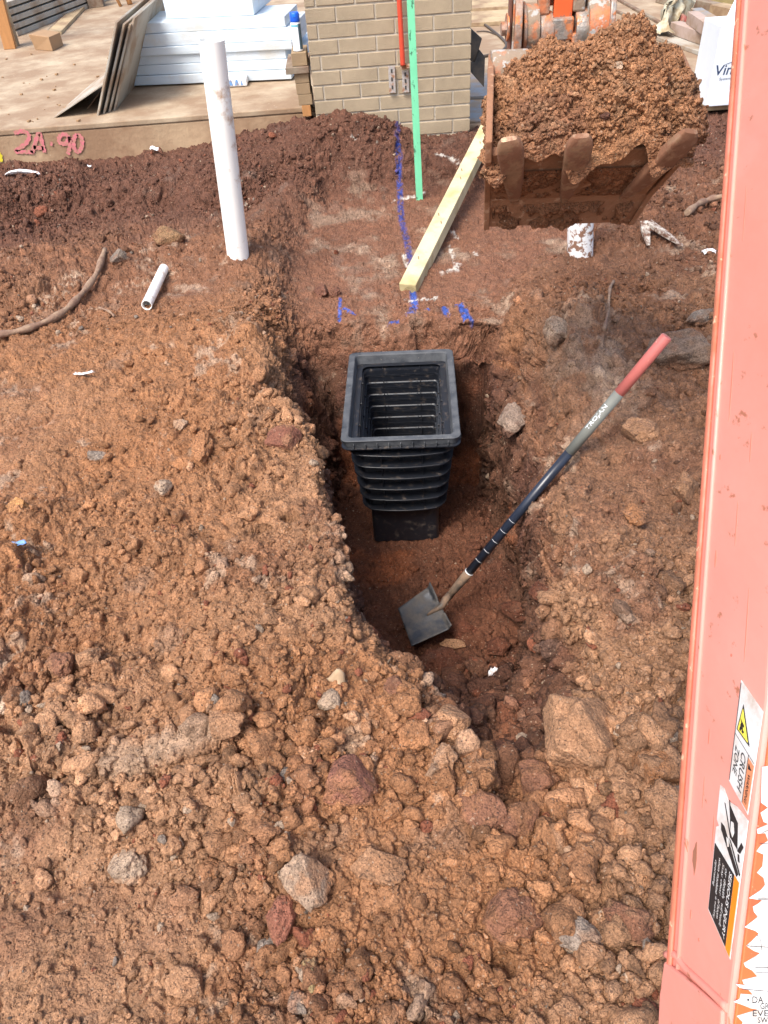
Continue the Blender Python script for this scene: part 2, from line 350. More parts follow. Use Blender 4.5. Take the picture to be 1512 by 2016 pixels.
# colour
c1 = fbm(P, .8, 4, 101); c2 = fbm(P, .22, 4, 111); c3 = fbm(P, .07, 4, 121, .6)
def mixc(C, c_, m): m = np.clip(m, 0, 1)[:, None]; return C*(1-m)+np.asarray(c_)[None]*m
C = np.repeat(TAN[None]*.95, len(P), 0)
C = mixc(C, ORG, sstep(-.25, .35, c1+.4*c2)*.8)
C = mixc(C, MID, sstep(.1, .5, c2-.3*c1)*.7)
C = mixc(C, ORG, sstep(.9, .2, np.abs(x+.9))*sstep(1.0, 1.6, y)*sstep(3.6, 2.8, y)*.6)
C = mixc(C, MID*.95, sstep(2.9, 3.9, y+.3*c1)*.75)
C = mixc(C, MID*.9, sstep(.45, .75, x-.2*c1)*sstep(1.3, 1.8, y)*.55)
C = mixc(C, DARK*1.12, sstep(4.2, 4.9, y+.35*c1)*.85)
C = mixc(C, MID*1.15, mS*sstep(5.1, 4.7, y)*.85)
C = mixc(C, PALE*.62, mS*sstep(.05, .45, c2+.5*c3)*.55)
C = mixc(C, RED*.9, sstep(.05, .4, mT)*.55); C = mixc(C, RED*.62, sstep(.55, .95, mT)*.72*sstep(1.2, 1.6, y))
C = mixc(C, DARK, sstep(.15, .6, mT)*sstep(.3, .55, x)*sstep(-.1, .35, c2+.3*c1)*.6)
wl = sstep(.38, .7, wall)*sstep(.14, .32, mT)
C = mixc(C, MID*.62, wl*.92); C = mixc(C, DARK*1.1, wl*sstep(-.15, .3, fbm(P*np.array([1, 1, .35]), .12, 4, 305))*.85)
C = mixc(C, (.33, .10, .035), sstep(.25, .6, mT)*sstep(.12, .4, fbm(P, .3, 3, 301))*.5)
C = mixc(C, PALE*.8, gauss(x, y, .86, 2.55, .16, .32, 1)*sstep(-.1, .25, c2+c3)*.6)
C = mixc(C, PALE*.85, np.exp(-(segdist(x, y, [gp0(u_, v_) for u_, v_ in ((215, 1500), (300, 1490), (430, 1465))])/.03)**4)*.6)
C = mixc(C, PALE, sstep(.28, .5, c2*.7+c3*.5+.15*vnoise(P, .02, 131))*.55*(1-sstep(.3, .7, mT))*sstep(4.9, 4.2, y))
C = mixc(C, GREY, sstep(.42, .6, fbm(P, .15, 4, 141))*.25)
C = C*(1+.55*cellcol)[:, None]
# spray paint and lime marks that lie on the soil: real pigment, laid along lines measured on the ground
PB = 1-.0*x; grain = vnoise(P, .012, 151)*.5+vnoise(P, .03, 152)*.5
def gpt(u_, v_, z=-.13): q = atz(u_, v_, z); return (q[0], q[1])
def stroke(C, pts, wd, col, zz=-.13, den=.3, al=.9):
    q = [gpt(a, b, zz) for a, b in pts]; d = segdist(x, y, q)
    return mixc(C, col, sstep(wd, wd*.45, d+grain*wd*.35)*sstep(-den-.25, -den+.25, grain)*al)
BLUE = (.04, .11, .44)
C = stroke(C, [(780, 262), (784, 330), (790, 395)], .024, (.035, .045, .22), .0, .1, .7)
C = stroke(C, [(786, 340), (789, 420), (800, 460), (808, 510)], .026, (.03, .06, .28), -.1, .1, .8)
C = stroke(C, [(812, 560), (816, 600), (812, 620)], .022, BLUE, -.13, .3)
C = stroke(C, [(812, 620), (795, 633), (765, 636)], .012, BLUE, -.14, .1)
C = stroke(C, [(874, 605), (880, 625)], .020, BLUE, -.14, .3); C = stroke(C, [(903, 605), (918, 635)], .024, BLUE, -.15, .5); C = stroke(C, [(915, 635), (928, 662)], .014, BLUE, -.2, .3)
C = stroke(C, [(672, 612), (671, 655)], .012, BLUE, -.2, .2); C = stroke(C, [(680, 632), (700, 645)], .013, BLUE, -.2, .3); C = stroke(C, [(838, 614), (845, 616)], .01, BLUE, -.14, .3)
WH = (.72, .68, .6)
for pts in ([(890, 455), (900, 465)], [(885, 480), (895, 505), (900, 530)], [(905, 515), (890, 528), (870, 532)], [(935, 490), (940, 498)], [(795, 500), (803, 520)], [(800, 585), (860, 582)], [(600+175, 395), (835, 380)], [(700, 350), (712, 352)], [(860, 345), (905, 350)]): C = stroke(C, pts, .018, WH, -.12, .0, .75)
C = stroke(C, [(430, 630), (480, 650), (395, 700)], .05, PALE, 0, -.1, .6); C = stroke(C, [(90, 610), (150, 560)], .10, PALE*1.1, 0, -.15, .8); C = stroke(C, [(240, 570), (330, 545), (300, 520)], .08, PALE, 0, -.15, .7)
C = np.clip(C, .01, .9)
idx = np.arange(nr*nc).reshape(nr, nc)
FQ = np.stack([idx[:-1, :-1], idx[:-1, 1:], idx[1:, 1:], idx[1:, :-1]], 2).reshape(-1, 4)
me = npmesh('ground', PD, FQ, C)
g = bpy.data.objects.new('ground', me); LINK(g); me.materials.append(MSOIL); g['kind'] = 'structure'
TC = C
def pick(u_, v_, r=4):
    m = (abs(TU-u_) < r) & (abs(TV-v_) < r)
    i = np.nonzero(m)[0]
    if len(i) == 0: return atz(u_, v_, 0), MID
    i = i[np.argmin(TK[i])]
    return TP[i].copy(), TC[i]
def gz(x_, y_):
    j = np.argmin(abs(ys-y_)); i = np.argmin(abs(GX[j]-x_)); return PD.reshape(nr, nc, 3)[j, i, 2]
# ------------------------------------------------------------------ clods and rocks
def ico(sub):
    import bmesh
    bm = bmesh.new(); bmesh.ops.create_icosphere(bm, subdivisions=sub, radius=1); bm.verts.ensure_lookup_table()
    V = np.array([v.co[:] for v in bm.verts]); Fc = np.array([[v.index for v in f.verts] for f in bm.faces]); bm.free(); return V, Fc
def lump(V, seed, rough=.22, angular=0, stretch=(1, 1, 1)):
    P_ = V+seed*17.3
    r = 1+rough*fbm(P_, .9, 3, seed, .6)*1.6
    W = V*r[:, None]
    if angular:
        rg = np.random.default_rng(seed)
        for k_ in range(angular):
            n = rg.normal(size=3); n /= np.linalg.norm(n); dcut = rg.uniform(.55, .85)
            ov = W@n-dcut; W = W-np.where(ov > 0, ov*.92, 0)[:, None]*n
    return W*np.array(stretch)
I1, F1_ = ico(2); I2, F2_ = ico(3)
PROT1 = [lump(I1, s_, .55, 3, (1, random.uniform(.7, 1), random.uniform(.55, .9))) for s_ in range(14)]
PROT2 = [lump(I2, s_+50, .45, 5, (1, random.uniform(.7, 1), random.uniform(.6, .9))) for s_ in range(14)]
PROT2 = [p*(1+.10*fbm(p, .22, 3, k_+5)[:, None]) for k_, p in enumerate(PROT2)]
def randrot(n, rg):
    q = rg.normal(size=(n, 4)); q /= np.linalg.norm(q, axis=1, keepdims=True); a, b, c_, d = q.T
    return np.stack([1-2*(c_*c_+d*d), 2*(b*c_-a*d), 2*(b*d+a*c_), 2*(b*c_+a*d), 1-2*(b*b+d*d), 2*(c_*d-a*b), 2*(b*d-a*c_), 2*(c_*d+a*b), 1-2*(b*b+c_*c_)], 1).reshape(-1, 3, 3)
def clods(name, pos, nor, size, col, prots, Fc, parent=None, rg=RNG, sink=.25):
    n = len(pos); R = randrot(n, rg); pid = rg.integers(0, len(prots), n); V = np.empty((n, len(prots[0]), 3), np.float32)
    for k_ in range(len(prots)):
        m = pid == k_
        V[m] = np.einsum('nij,vj->nvi', R[m], prots[k_])
    V = V*size[:, None, None]+(pos+nor*(size*(1-2*sink)*.5)[:, None])[:, None, :]
    nv = V.shape[1]; FF = (Fc[None]+(np.arange(n)*nv)[:, None, None]).reshape(-1, 3); V = V.reshape(-1, 3)
    me_ = npmesh(name, V, FF, np.repeat(col, nv, 0)); me_.materials.append(MSOIL)
    o = bpy.data.objects.new(name, me_); LINK(o)
    if parent: o.parent = parent
    return o
SHLF = 0
vis = (TU > -900) & (TU < 2300) & (TV > 230) & (TV < 3200) & (TK < 7) & (inb > .9) & (RNG.random(len(TU)) < np.where((TU > -150) & (TU < 1600) & (TV < 2100), 1, .45))
keepout = inpoly(x, y, [(-.15, 2.42), (.35, 2.38), (.39, 3.12), (-.13, 3.20)])
base = np.nonzero(vis & ~keepout & (P[:, 1] < 5.7))[0]
def scatter(n, wgt, smin, smax, alpha, pxmin, seed, prots, Fc, name, label):
    rg = np.random.default_rng(seed); w_ = wgt[base]; w_ = w_/w_.sum(); pk = rg.choice(base, n, p=w_)
    uu = rg.random(n); s_ = (smin**-alpha-uu*(smin**-alpha-smax**-alpha))**(-1/alpha)
    s_ = np.maximum(s_, pxmin*TK[pk]/F); s_ *= (.45+.55*A[pk])
    tint = rg.normal(1, .16, n)[:, None]; cc = TC[pk]*tint
    q = rg.random(n)[:, None]; cc = np.where(q > .982, PALE*.8, cc); cc = np.where((q > .975) & (q < .982), GREY*1.1, cc); cc = np.where(q < .03, RED*1.2, cc)
    o = clods(name, TP[pk], Nn[pk], s_, np.clip(cc, .02, .8), prots, Fc, rg=rg); tag(o, label, 'soil', kind='stuff'); return o
AC = A*(1-.75*mS)+.03
patch = sstep(-.25, .3, fbm(P, .35, 3, 211))
scatter(52000, AC*(.3+patch*.9), .003, .026, 1.75, 2.6, 5, PROT1, F1_, 'soil_crumbs', 'fine crumbs of red brown soil strewn over the dug ground')
scatter(2400, (AC-.02)**1.6*(.1+patch+3.5*rub)*(1-.4*mT), .012, .045, 1.9, 4, 6, PROT2, F2_, 'soil_clods', 'fist sized and smaller brown clods lying among the crumbs')
rub2 = np.exp(-((x-.24)/.22)**4-((y-1.38)/.36)**4)
scatter(800, rub2+1e-9, .014, .060, 1.5, 5, 8, PROT2, F2_, 'trench_rubble', 'dark red broken clods filling the near end of the trench')
# rubble in the near end of the trench
def rock(u_, v_, wpx, hpx, col, label, name='rock', seed=0, ang=6, sink=.38, rot=0, rough=.35, cat='rock', group='rocks lying on the dug ground', flat=.75, pore=.5):
    p, tc = pick(u_, v_+hpx*.25, 6); k_ = (p-CAM)@FWD; a = wpx*.5*k_/F; b = hpx*.5*k_/F
    V = lump(ICO4, 300+seed, rough, ang, (1, 1, 1)); V = V/np.abs(V).max(0)
    V = V*(1+.09*fbm(V, .4, 5, seed+9, .62)[:, None]-.05*sstep(.3, .0, worley(V+seed, .35, seed+2)[0])[:, None])
    ey = b; V = V*np.array([a, ey, min(a, ey)*flat*1.15])
    V = V@rotz(math.radians(-rot)).T
    V[:, 2] += min(a, ey)*flat*(1-2*sink)
    V = V+p
    C_ = np.repeat(np.array(col)[None], len(V), 0)*(1+.25*fbm(V, .05, 3, seed)[:, None])
    C_ = mixc(C_, np.clip(tc, 0, 1), np.maximum(sstep(-.1, .3, fbm(V, .035, 4, seed+3))*.6, sstep(p[2]+min(a, ey)*flat*.35, p[2], V[:, 2])*.9))
    me_ = npmesh(name, V, ICF4, np.clip(C_, .02, .8)); me_.materials.append(MROCK)
    o = link(name, me_, None); tag(o, label, cat, group); return o
ICO4, ICF4 = ico(5); MROCK = soil_mat('rock_stone', None, 1.0, .55)
RK = [
 (1138, 1430, 158, 158, TAN*1.1, 'largest boulder, brown with a pale crest, at the near end of the trench', 0),
 (685, 1520, 112, 118, RED*1.15+.03, 'square porous red brown block with a dark gap on its left', 0),
 (265, 1682, 88, 84, PALE*.85, 'pale grey pitted stone resting on smooth soil at lower left', 0),
 (1132, 1815, 125, 72, GREY*1.5, 'flat oblong grey stone lying tilted at lower right', 24),
 (1236, 1790, 95, 92, MID*1.2, 'round brown stone beside the oblong grey stone near the boom', 0),
 (556, 1775, 72, 118, RED*1.35+.02, 'smooth long reddish stone standing upright at lower centre', 15),
 (612, 1700, 105, 125, GREY*1.2+np.array([.08, .03, 0]), 'large grey brown stone just right of the long reddish stone', -20),
 (888, 1400, 78, 82, TAN*1.1, 'round tan clod left of the dark stone at the trench mouth', 0),
 (992, 1462, 84, 72, DARK*1.2, 'blackish stone between the tan clods at the trench mouth', 0),
 (1046, 1512, 84, 82, MID*1.15, 'rounded brown clod below and left of the largest boulder', 0),
 (1100, 1578, 62, 104, ORG*.9, 'tall egg shaped brown stone below the largest boulder', 8),
 (958, 1572, 78, 118, MID*1.2, 'long tan brown stone leaning to the left below the blackish stone', -28),
 (1030, 1598, 88, 62, MID*1.1, 'wedge of brown clay left of the egg shaped stone', -30),
 (862, 1288, 104, 80, RED*.75, 'dark red rock under the shovel blade', 0),
 (1012, 1195, 78, 60, RED*.7, 'dark red rock on the trench floor right of the shovel blade', 10),
 (975, 1262, 52, 44, RED*.8, 'small dark red rock on the trench floor right of the tan flake', 10),
 (1328, 672, 148, 100, GREY*.9+np.array([.06, .02, 0]), 'big dark grey red boulder on the right bank beside the shovel grip', 0),
 (1375, 612, 72, 40, GREY*1.1, 'flat grey porous stone on top of the big right hand boulder', -14),
 (1250, 828, 74, 84, TAN, 'tan stone stuck in the right bank below the shovel grip', 0),
 (1350, 945, 70, 80, TAN*.9, 'tan stone by the boom edge halfway up the right bank', 0),
 (340, 455, 66, 50, np.array([.26, .15, .075]), 'squarish ochre lump of broken brick at upper left', 12),
 (238, 496, 42, 38, GREY*1.0, 'small grey brown stone at the upper end of the bent cable', 0),
 (36, 982, 56, 46, np.array([.42, .21, .08]), 'orange tan stone at the left edge of the picture', 0),
 (192, 888, 48, 34, GREY*1.2, 'grey stone in the left soil, upper of the two greyish ones', 0),
 (327, 945, 40, 46, PALE*.8, 'whitish topped stone in the middle of the left spoil', 0),
 (350, 828, 36, 30, PALE*1.1, 'small cream stone above the whitish topped stone on the left', 0),
 (556, 852, 80, 66, RED*1.2+.02, 'rounded red brown stone on the slope left of the black pit', 0),
 (440, 1412, 86, 76, TAN*1.1, 'round cracked tan clod at centre left above the clay shelf', 0),
 (125, 1300, 64, 62, MID*1.2, 'brown clod at the left with a flat face', 0),
 (180, 1282, 50, 46, TAN, 'tan clod touching the flat faced brown clod', 0),
 (775, 1335, 54, 58, MID*1.25, 'brown clod on the sharp left lip of the trench', 0),
 (1290, 1502, 96, 72, ORG*.85, 'reddish lump beside the boom, right of the largest boulder', 10),
 (1222, 1430, 34, 30, PALE*.9, 'small pale stone touching the right side of the largest boulder', 0),
 (1040, 1310, 44, 44, MID, 'brown clod right of the white flake in the trench mouth', 0),
 (362, 1922, 92, 60, TAN*1.1, 'flat tan flake of clay at the bottom left', 18),
 (632, 562, 34, 44, DARK*1.6, 'dark stone at the left side of the levelled patch', 0),
 (655, 568, 30, 28, DARK*1.9, 'smaller dark stone leaning on the dark stone by the levelled patch', 0),
 (617, 1900, 44, 66, np.array([.34, .25, .12]), 'yellow clay lump at the bottom centre', -12),
 (12, 1368, 34, 54, PALE*1.2, 'cream white stone cut by the left edge of the picture', 0),
 (1010, 1770, 128, 110, MID*1.25, 'broad flat brown slab of clay left of the oblong grey stone', 0),
 (410, 1700, 60, 50, ORG*1.05, 'orange lump half buried right of the pale pitted stone', 0),
 (1122, 1975, 60, 52, TAN*1.1, 'tan orange clod at the bottom edge of the picture', 0),
 (745, 1690, 120, 80, TAN*.85, 'broad low clod right of the large grey brown stone', 12),
 (580, 1955, 46, 50, GREY, 'grey purple stone beside the yellow clay lump', 0),
 (1255, 1000, 50, 60, ORG, 'orange brown clod on the right bank right of the shovel shaft', 0),
 (1090, 640, 56, 76, PALE*.8, 'pale stone exposed at the top of the right trench wall', 0),
 (1005, 800, 60, 110, GREY*1.1+np.array([.08, .04, .02]), 'pinkish grey rock jutting from the right trench wall', 0),
 (1130, 1365, 60, 44, MID*1.1, 'brown clod perched behind the largest boulder', 0),
 (905, 1225, 60, 46, RED*.85, 'red brown rock right against the shovel blade corner', 12),
 (1060, 1160, 56, 50, RED*.8, 'dark red clod at the foot of the right trench wall', 0),
 (945, 1300, 60, 50, MID*.9, 'brown clod above the white flake in the trench mouth', 0),
 (880, 1480, 50, 60, TAN*1.05, 'crumbly tan clod between two larger tan clods at the trench mouth', 0),
]
for i_, (u_, v_, w_, h_, c_, lb, rt) in enumerate(RK):
    mth = v_ > 1340 and v_ < 1660 and u_ > 840; rock(u_, v_, w_*(1.12 if mth else 1), h_*(1.12 if mth else 1), np.array(c_), lb, seed=i_, rot=rt, sink=.24 if mth else .36)
rock(886, 1263, 54, 26, TAN*1.1, 'flat tan flake lying on the dark red rock by the shovel', seed=90, rot=10, sink=-.6, flat=.4)
rock(395, 850, 42, 110, ORG*1.15, 'upright torn slab of orange clay in the left spoil', name='clay_slab', seed=93, rot=0, rough=.5, sink=.3, cat='clay', ang=2)
# ------------------------------------------------------------------ materials for the things
MUDC = (.17, .075, .042)
M_CONC = mat('concrete', (.44, .31, .19), .85, dirt=(.27, .165, .095), dirt_scale=2.2, dirt_amt=.55, dirt_edge=.1, vary=.14, vscale=5, bump=.4, bscale=35, fleck=((.5, .40, .28), 30, -.35))
M_SLABTOP = mat('slab_top', (.42, .33, .225), .85, dirt=(.27, .18, .11), dirt_scale=3.5, dirt_amt=.65, dirt_edge=.12, vary=.18, vscale=9, bump=.5, bscale=25, fleck=((.5, .42, .33), 40, -.2))
M_BRICK = mat('clay_brick', (.36, .285, .19), .85, vary=.24, vscale=5, bump=.4, bscale=150, fleck=((.36, .29, .2), 60, .1))
M_BRICK2 = mat('loose_brick', (.30, .21, .12), .85, vary=.12, vscale=9, bump=.4, bscale=150)
M_MORTAR = mat('mortar', (.47, .42, .34), .9, vary=.1, vscale=12, bump=.5, bscale=120)
M_FOAM = mat('polystyrene', (.64, .73, .80), .55, vary=.03, vscale=7, bump=.25, bscale=180, dirt=(.62, .64, .62), dirt_scale=5, dirt_amt=.12)
M_BOARD = mat('fibre_cement', (.40, .37, .31), .8, vary=.1, vscale=5, dirt=(.3, .22, .15), dirt_scale=4, dirt_amt=.4, bump=.2)
M_PVC = mat('white_pvc', (.90, .90, .86), .3, vary=.03, vscale=6, dirt=(.50, .34, .22), dirt_scale=9, dirt_amt=.06, dirt_edge=.05, fleck=((.3, .2, .14), 45, -.35))
M_PVCD = mat('splashed_pvc', (.82, .82, .80), .35, vary=.03, vscale=6, dirt=(.25, .13, .08), dirt_scale=30, dirt_amt=.42, dirt_edge=.03)
M_GREEN = mat('green_paint', (.15, .54, .30), .5, vary=.14, vscale=14, dirt=(.05, .16, .09), dirt_scale=45, dirt_amt=.05, dirt_edge=.02, stretch=(1, 1, .4))
M_REDP = mat('red_plastic', (.60, .07, .035), .4, vary=.05)
M_GALV = mat('galvanised', (.62, .62, .60), .38, metal=.6, vary=.06, vscale=30, dirt=(.32, .15, .07), dirt_scale=22, dirt_amt=.28)
M_RUSTY = mat('rusty_clip', (.5, .42, .34), .6, metal=.3, dirt=(.30, .12, .05), dirt_scale=30, dirt_amt=.7)
M_SLOT = mat('dark_slot', (.06, .055, .05), .9)
M_PINE = mat('treated_pine', (.58, .52, .32), .7, vary=.13, vscale=10, stretch=(1, 1, 1), bump=.2, bscale=70, dirt=(.44, .36, .17), dirt_scale=5, dirt_amt=.4)
M_KNOT = mat('knot_brown', (.24, .16, .07), .8)
M_WOOD = mat('framing_wood', (.42, .20, .07), .7, vary=.15, vscale=8, stretch=(4, 4, .4), bump=.2)
M_PALEW = mat('pale_timber', (.44, .33, .19), .75, vary=.14, vscale=6, bump=.2, dirt=(.26, .17, .1), dirt_scale=4, dirt_amt=.4)
M_OLDW = mat('weathered_timber', (.26, .21, .15), .8, vary=.18, vscale=9, bump=.3, dirt=(.18, .11, .07), dirt_scale=6, dirt_amt=.5)
M_CARD = mat('cardboard', (.34, .21, .11), .85, vary=.08)
M_BLACK = mat('black_plastic', (.012, .014, .019), .36, vary=.15, vscale=8, dirt=(.07, .055, .045), dirt_scale=40, dirt_amt=.05, dirt_edge=.06, spec=.5)
M_RIM = mat('scuffed_rim', (.026, .031, .039), .42, vary=.3, vscale=20, dirt=(.12, .125, .13), dirt_scale=24, dirt_amt=.45, dirt_edge=.22, fleck=((.24, .22, .19), 90, -.12))
M_RIB = mat('rib_edge', (.05, .056, .066), .4)
M_LABELW = mat('white_paint', (.82, .84, .86), .35, vary=.02)
M_BLUECAP = mat('blue_cap', (.01, .10, .62), .35)
M_DUCT = mat('dark_duct', (.055, .06, .065), .45, metal=.3, vary=.1, dirt=(.16, .13, .1), dirt_scale=5, dirt_amt=.3)
M_TILE = mat('grey_tile', (.23, .24, .25), .6, vary=.1, dirt=(.3, .22, .15), dirt_scale=6, dirt_amt=.4)
M_HOSE = mat('dark_hose', (.07, .05, .035), .5)
M_RAG = mat('plastic_sheet', (.50, .46, .33), .4, vary=.1, dirt=(.3, .22, .12), dirt_scale=10, dirt_amt=.4)
M_PINK = mat('pink_spray', (.60, .17, .20), .8, vary=.15, vscale=30, dirt=(.42, .22, .15), dirt_scale=60, dirt_amt=.42, dirt_edge=.1)
M_YEL = mat('yellow_spray', (.62, .52, .03), .8)
M_ROOT = mat('muddy_cable', (.20, .115, .075), .8, vary=.2, vscale=20, dirt=(.30, .20, .13), dirt_scale=25, dirt_amt=.5, bump=.4, bscale=80)
M_SPLINT = mat('splashed_stick', (.60, .55, .47), .8, vary=.15, vscale=30, dirt=(.16, .08, .05), dirt_scale=45, dirt_amt=.6)
M_SCRAP = mat('white_scrap', (.82, .84, .86), .5, vary=.05, dirt=(.35, .2, .12), dirt_scale=60, dirt_amt=.3)
M_HUSK = mat('dry_husk', (.40, .28, .17), .8, vary=.15, vscale=40)
M_BLUES = mat('blue_scrap', (.13, .30, .60), .5, vary=.1, dirt=(.3, .2, .15), dirt_scale=60, dirt_amt=.3)
# digger
M_PAINT = mat('faded_glare_orange', (.73, .30, .25), .36, spec=.5, vary=.15, vscale=3.5, coat=.22, stretch=(2.2, .35, .35), dirt=(.64, .215, .15), dirt_scale=3.2, dirt_amt=.46, dirt_edge=.16, fleck=((.40, .15, .09), 70, -.06), bump=.06, bscale=9)  # faded orange, with pink glare put into its base colour
M_PAINT2 = mat('shaded_orange', (.60, .14, .04), .4, spec=.5, vary=.10, vscale=5, dirt=(.42, .10, .04), dirt_scale=9, dirt_amt=.35, fleck=((.8, .5, .35), 70, -.12))  # same orange, with the shadow on the upper face put into its colour
M_EDGE = mat('worn_edge', (.56, .16, .10), .5, vary=.15, vscale=12, dirt=(.40, .13, .07), dirt_scale=14, dirt_amt=.45, fleck=((.66, .42, .27), 40, -.05))
M_LINK = mat('worn_orange_steel', (.52, .17, .07), .55, vary=.2, vscale=14, dirt=(.27, .20, .14), dirt_scale=16, dirt_amt=.75, dirt_edge=.05, fleck=((.4, .38, .35), 30, .2), bump=.4, bscale=60)
M_STEEL = mat('bare_steel', (.36, .33, .29), .45, metal=.55, vary=.2, vscale=16, dirt=(.32, .14, .07), dirt_scale=14, dirt_amt=.55, bump=.4, bscale=60, fleck=((.55, .2, .08), 22, .35))
M_BUCK = mat('muddy_steel', (.27, .135, .072), .6, metal=.12, vary=.25, vscale=12, dirt=(.28, .135, .07), dirt_scale=9, dirt_amt=.62, dirt_edge=.12, fleck=((.4, .24, .15), 40, .1), bump=.6, bscale=45)
M_TOOTH = mat('worn_tooth', (.34, .21, .13), .36, metal=.4, vary=.25, vscale=14, dirt=(.20, .092, .05), dirt_scale=22, dirt_amt=.62, dirt_edge=.05, bump=.3, bscale=45)
M_INK = mat('black_ink', (.02, .02, .022), .4)
M_GREYINK = mat('grey_ink', (.04, .045, .05), .5)
M_YELS = mat('yellow_sticker', (.80, .70, .10), .35)
M_ORS = mat('orange_sticker', (.85, .24, .02), .35)
M_STICK = mat('white_sticker', (.66, .66, .65), .4, vary=.04, dirt=(.50, .42, .36), dirt_scale=26, dirt_amt=.2)
# shovel
M_SRED = mat('red_grip', (.60, .17, .145), .5, vary=.08, vscale=6, fleck=((.75, .38, .3), 35, -.02))
M_SGREY = mat('grey_grip', (.19, .195, .17), .6, vary=.1, vscale=10)
M_SBLK = mat('navy_shaft', (.02, .026, .042), .3, vary=.15, fleck=((.5, .5, .5), 60, -.3))
M_SMUD = mat('muddy_socket', (.10, .085, .07), .5, metal=.3, dirt=(.26, .17, .11), dirt_scale=18, dirt_amt=.6)
M_BLADE = mat('shovel_steel', (.05, .054, .062), .45, metal=.25, vary=.3, vscale=14, dirt=(.13, .115, .10), dirt_scale=22, dirt_amt=.5, dirt_edge=.1, bump=.25, bscale=40)

# ------------------------------------------------------------------ text and strokes
def textmesh(txt, size=1.0, bold=False, shear=0):
    c_ = bpy.data.curves.new('t', 'FONT'); c_.body = txt; c_.size = size; c_.align_x = 'LEFT'; c_.shear = shear; c_.resolution_u = 3
    if bold: c_.offset = .012*size
    o = bpy.data.objects.new('t', c_); LINK(o); bpy.context.view_layer.update()
    m = bpy.data.meshes.new_from_object(o.evaluated_get(bpy.context.evaluated_depsgraph_get()))
    V = [tuple(v.co[:2]) for v in m.vertices]; Fc = [tuple(p.vertices) for p in m.polygons]
    bpy.data.objects.remove(o); bpy.data.curves.remove(c_); bpy.data.meshes.remove(m); return np.array(V), Fc
class Surf:
    """a flat quad given by 4 corners a(0,0) b(1,0) c(1,1) d(0,1) with outward normal n"""
    def __init__(s, a, b, c, d, n): s.q = [np.array(k) for k in (a, b, c, d)]; s.n = np.array(n)/np.linalg.norm(n)
    def at(s, u_, v_, h=0):
        a, b, c_, d = s.q; return (a*(1-u_)+b*u_)*(1-v_)+(d*(1-u_)+c_*u_)*v_+s.n*h
    def poly(s, mb, pts, h, th=.0008):
        P_ = [s.at(a, b, h) for a, b in pts]; mb.prism(P_, s.n*th)
    def text(s, mb, txt, u0, v0, du_, dv_, h, bold=False, rot=False, shear=0):
        V, Fc = textmesh(txt, 1, bold, shear)
        V = V-V.min(0); V = V/V.max(0)
        if rot: P_ = [s.at(u0+b*du_, v0+a*dv_, h) for a, b in V]
        else: P_ = [s.at(u0+a*du_, v0+(1-b)*dv_, h) for a, b in V]
        mb.add(P_, Fc)
def ribbon(mb, pts, wd, nrm, h=.0015):
    n = np.array(nrm, float); P_ = [np.array(p, float) for p in pts]; vs = []
    for i, p in enumerate(P_):
        t = P_[min(i+1, len(P_)-1)]-P_[max(i-1, 0)]; t /= np.linalg.norm(t); a = np.cross(n, t)
        w_ = wd*(1+.25*math.sin(i*2.3+p[0]*40)); vs += [p+a*w_/2+n*h, p-a*w_/2+n*h]
    mb.add(vs, [(2*i, 2*i+1, 2*i+3, 2*i+2) for i in range(len(P_)-1)])
def smoothpath(pts, n=10):
    P_ = [np.array(p, float) for p in pts]; P_ = [2*P_[0]-P_[1]]+P_+[2*P_[-1]-P_[-2]]; out = []
    for i in range(1, len(P_)-2):
        for k_ in range(n):
            t = k_/n; a, b, c_, d = P_[i-1:i+3]; out.append(.5*((2*b)+(-a+c_)*t+(2*a-5*b+4*c_-d)*t*t+(-a+3*b-3*c_+d)*t**3))
    out.append(P_[-2]); return out
# ------------------------------------------------------------------ slabs
SZ = .21; YS = 5.77
m = MB(); m.hexa([(-14, YS, -.4), (-.10, YS, -.4), (-.10, 26, -.4), (-14, 26, -.4), (-14, YS, SZ-.035), (-.10, YS, SZ-.035), (-.10, 26, SZ-.035), (-14, 26, SZ-.035)])
slab = m.build('concrete_slab', M_CONC, None, .012); tag(slab, 'muddy brown house slab with pink numbers sprayed on its face', 'slab', kind='structure')
m = MB(); m.hexa([(-14, YS-.006, SZ-.034), (-.10, YS-.006, SZ-.034), (-.10, 26, SZ-.034), (-14, 26, SZ-.034), (-14, YS-.006, SZ), (-.10, YS-.006, SZ), (-.10, 26, SZ), (-14, 26, SZ)])
m.build('slab_surface', M_SLABTOP, slab, .006)
m = MB()
def fp(u_, v_): return aty(u_, v_, YS-.004)
for st in ([(28, 262), (45, 258), (57, 266), (53, 280), (38, 292), (32, 298), (55, 299), (66, 300)], [(63, 301), (67, 290), (77, 262), (84, 285), (88, 300)], [(66, 290), (86, 292)],
           [(99, 282), (104, 284)], [(138, 272), (128, 264), (118, 268), (117, 279), (128, 283), (138, 272), (137, 290), (134, 304)], [(152, 264), (146, 272), (146, 290), (153, 299), (161, 290), (161, 272), (152, 264)]):
    ribbon(m, smoothpath([fp(*p) for p in st], 6), .026, (0, -1, 0), .003)
m.build('pink_number', M_PINK, slab)
m = MB(); ribbon(m, smoothpath([fp(-6, 300), fp(0, 306), fp(1, 318)], 5), .03, (0, -1, 0), .003); m.build('yellow_mark', M_YEL, slab)
m = MB(); m.hexa([(.76, 5.74, -.5), (12, 5.74, -.5), (12, 26, -.5), (.76, 26, -.5), (.76, 5.74, .02), (12, 5.74, .02), (12, 26, .02), (.76, 26, .02)])
tag(m.build('porch_slab', M_SLABTOP, None, .012), 'lower dusty slab behind the brick pillar and bucket', 'slab', kind='structure')
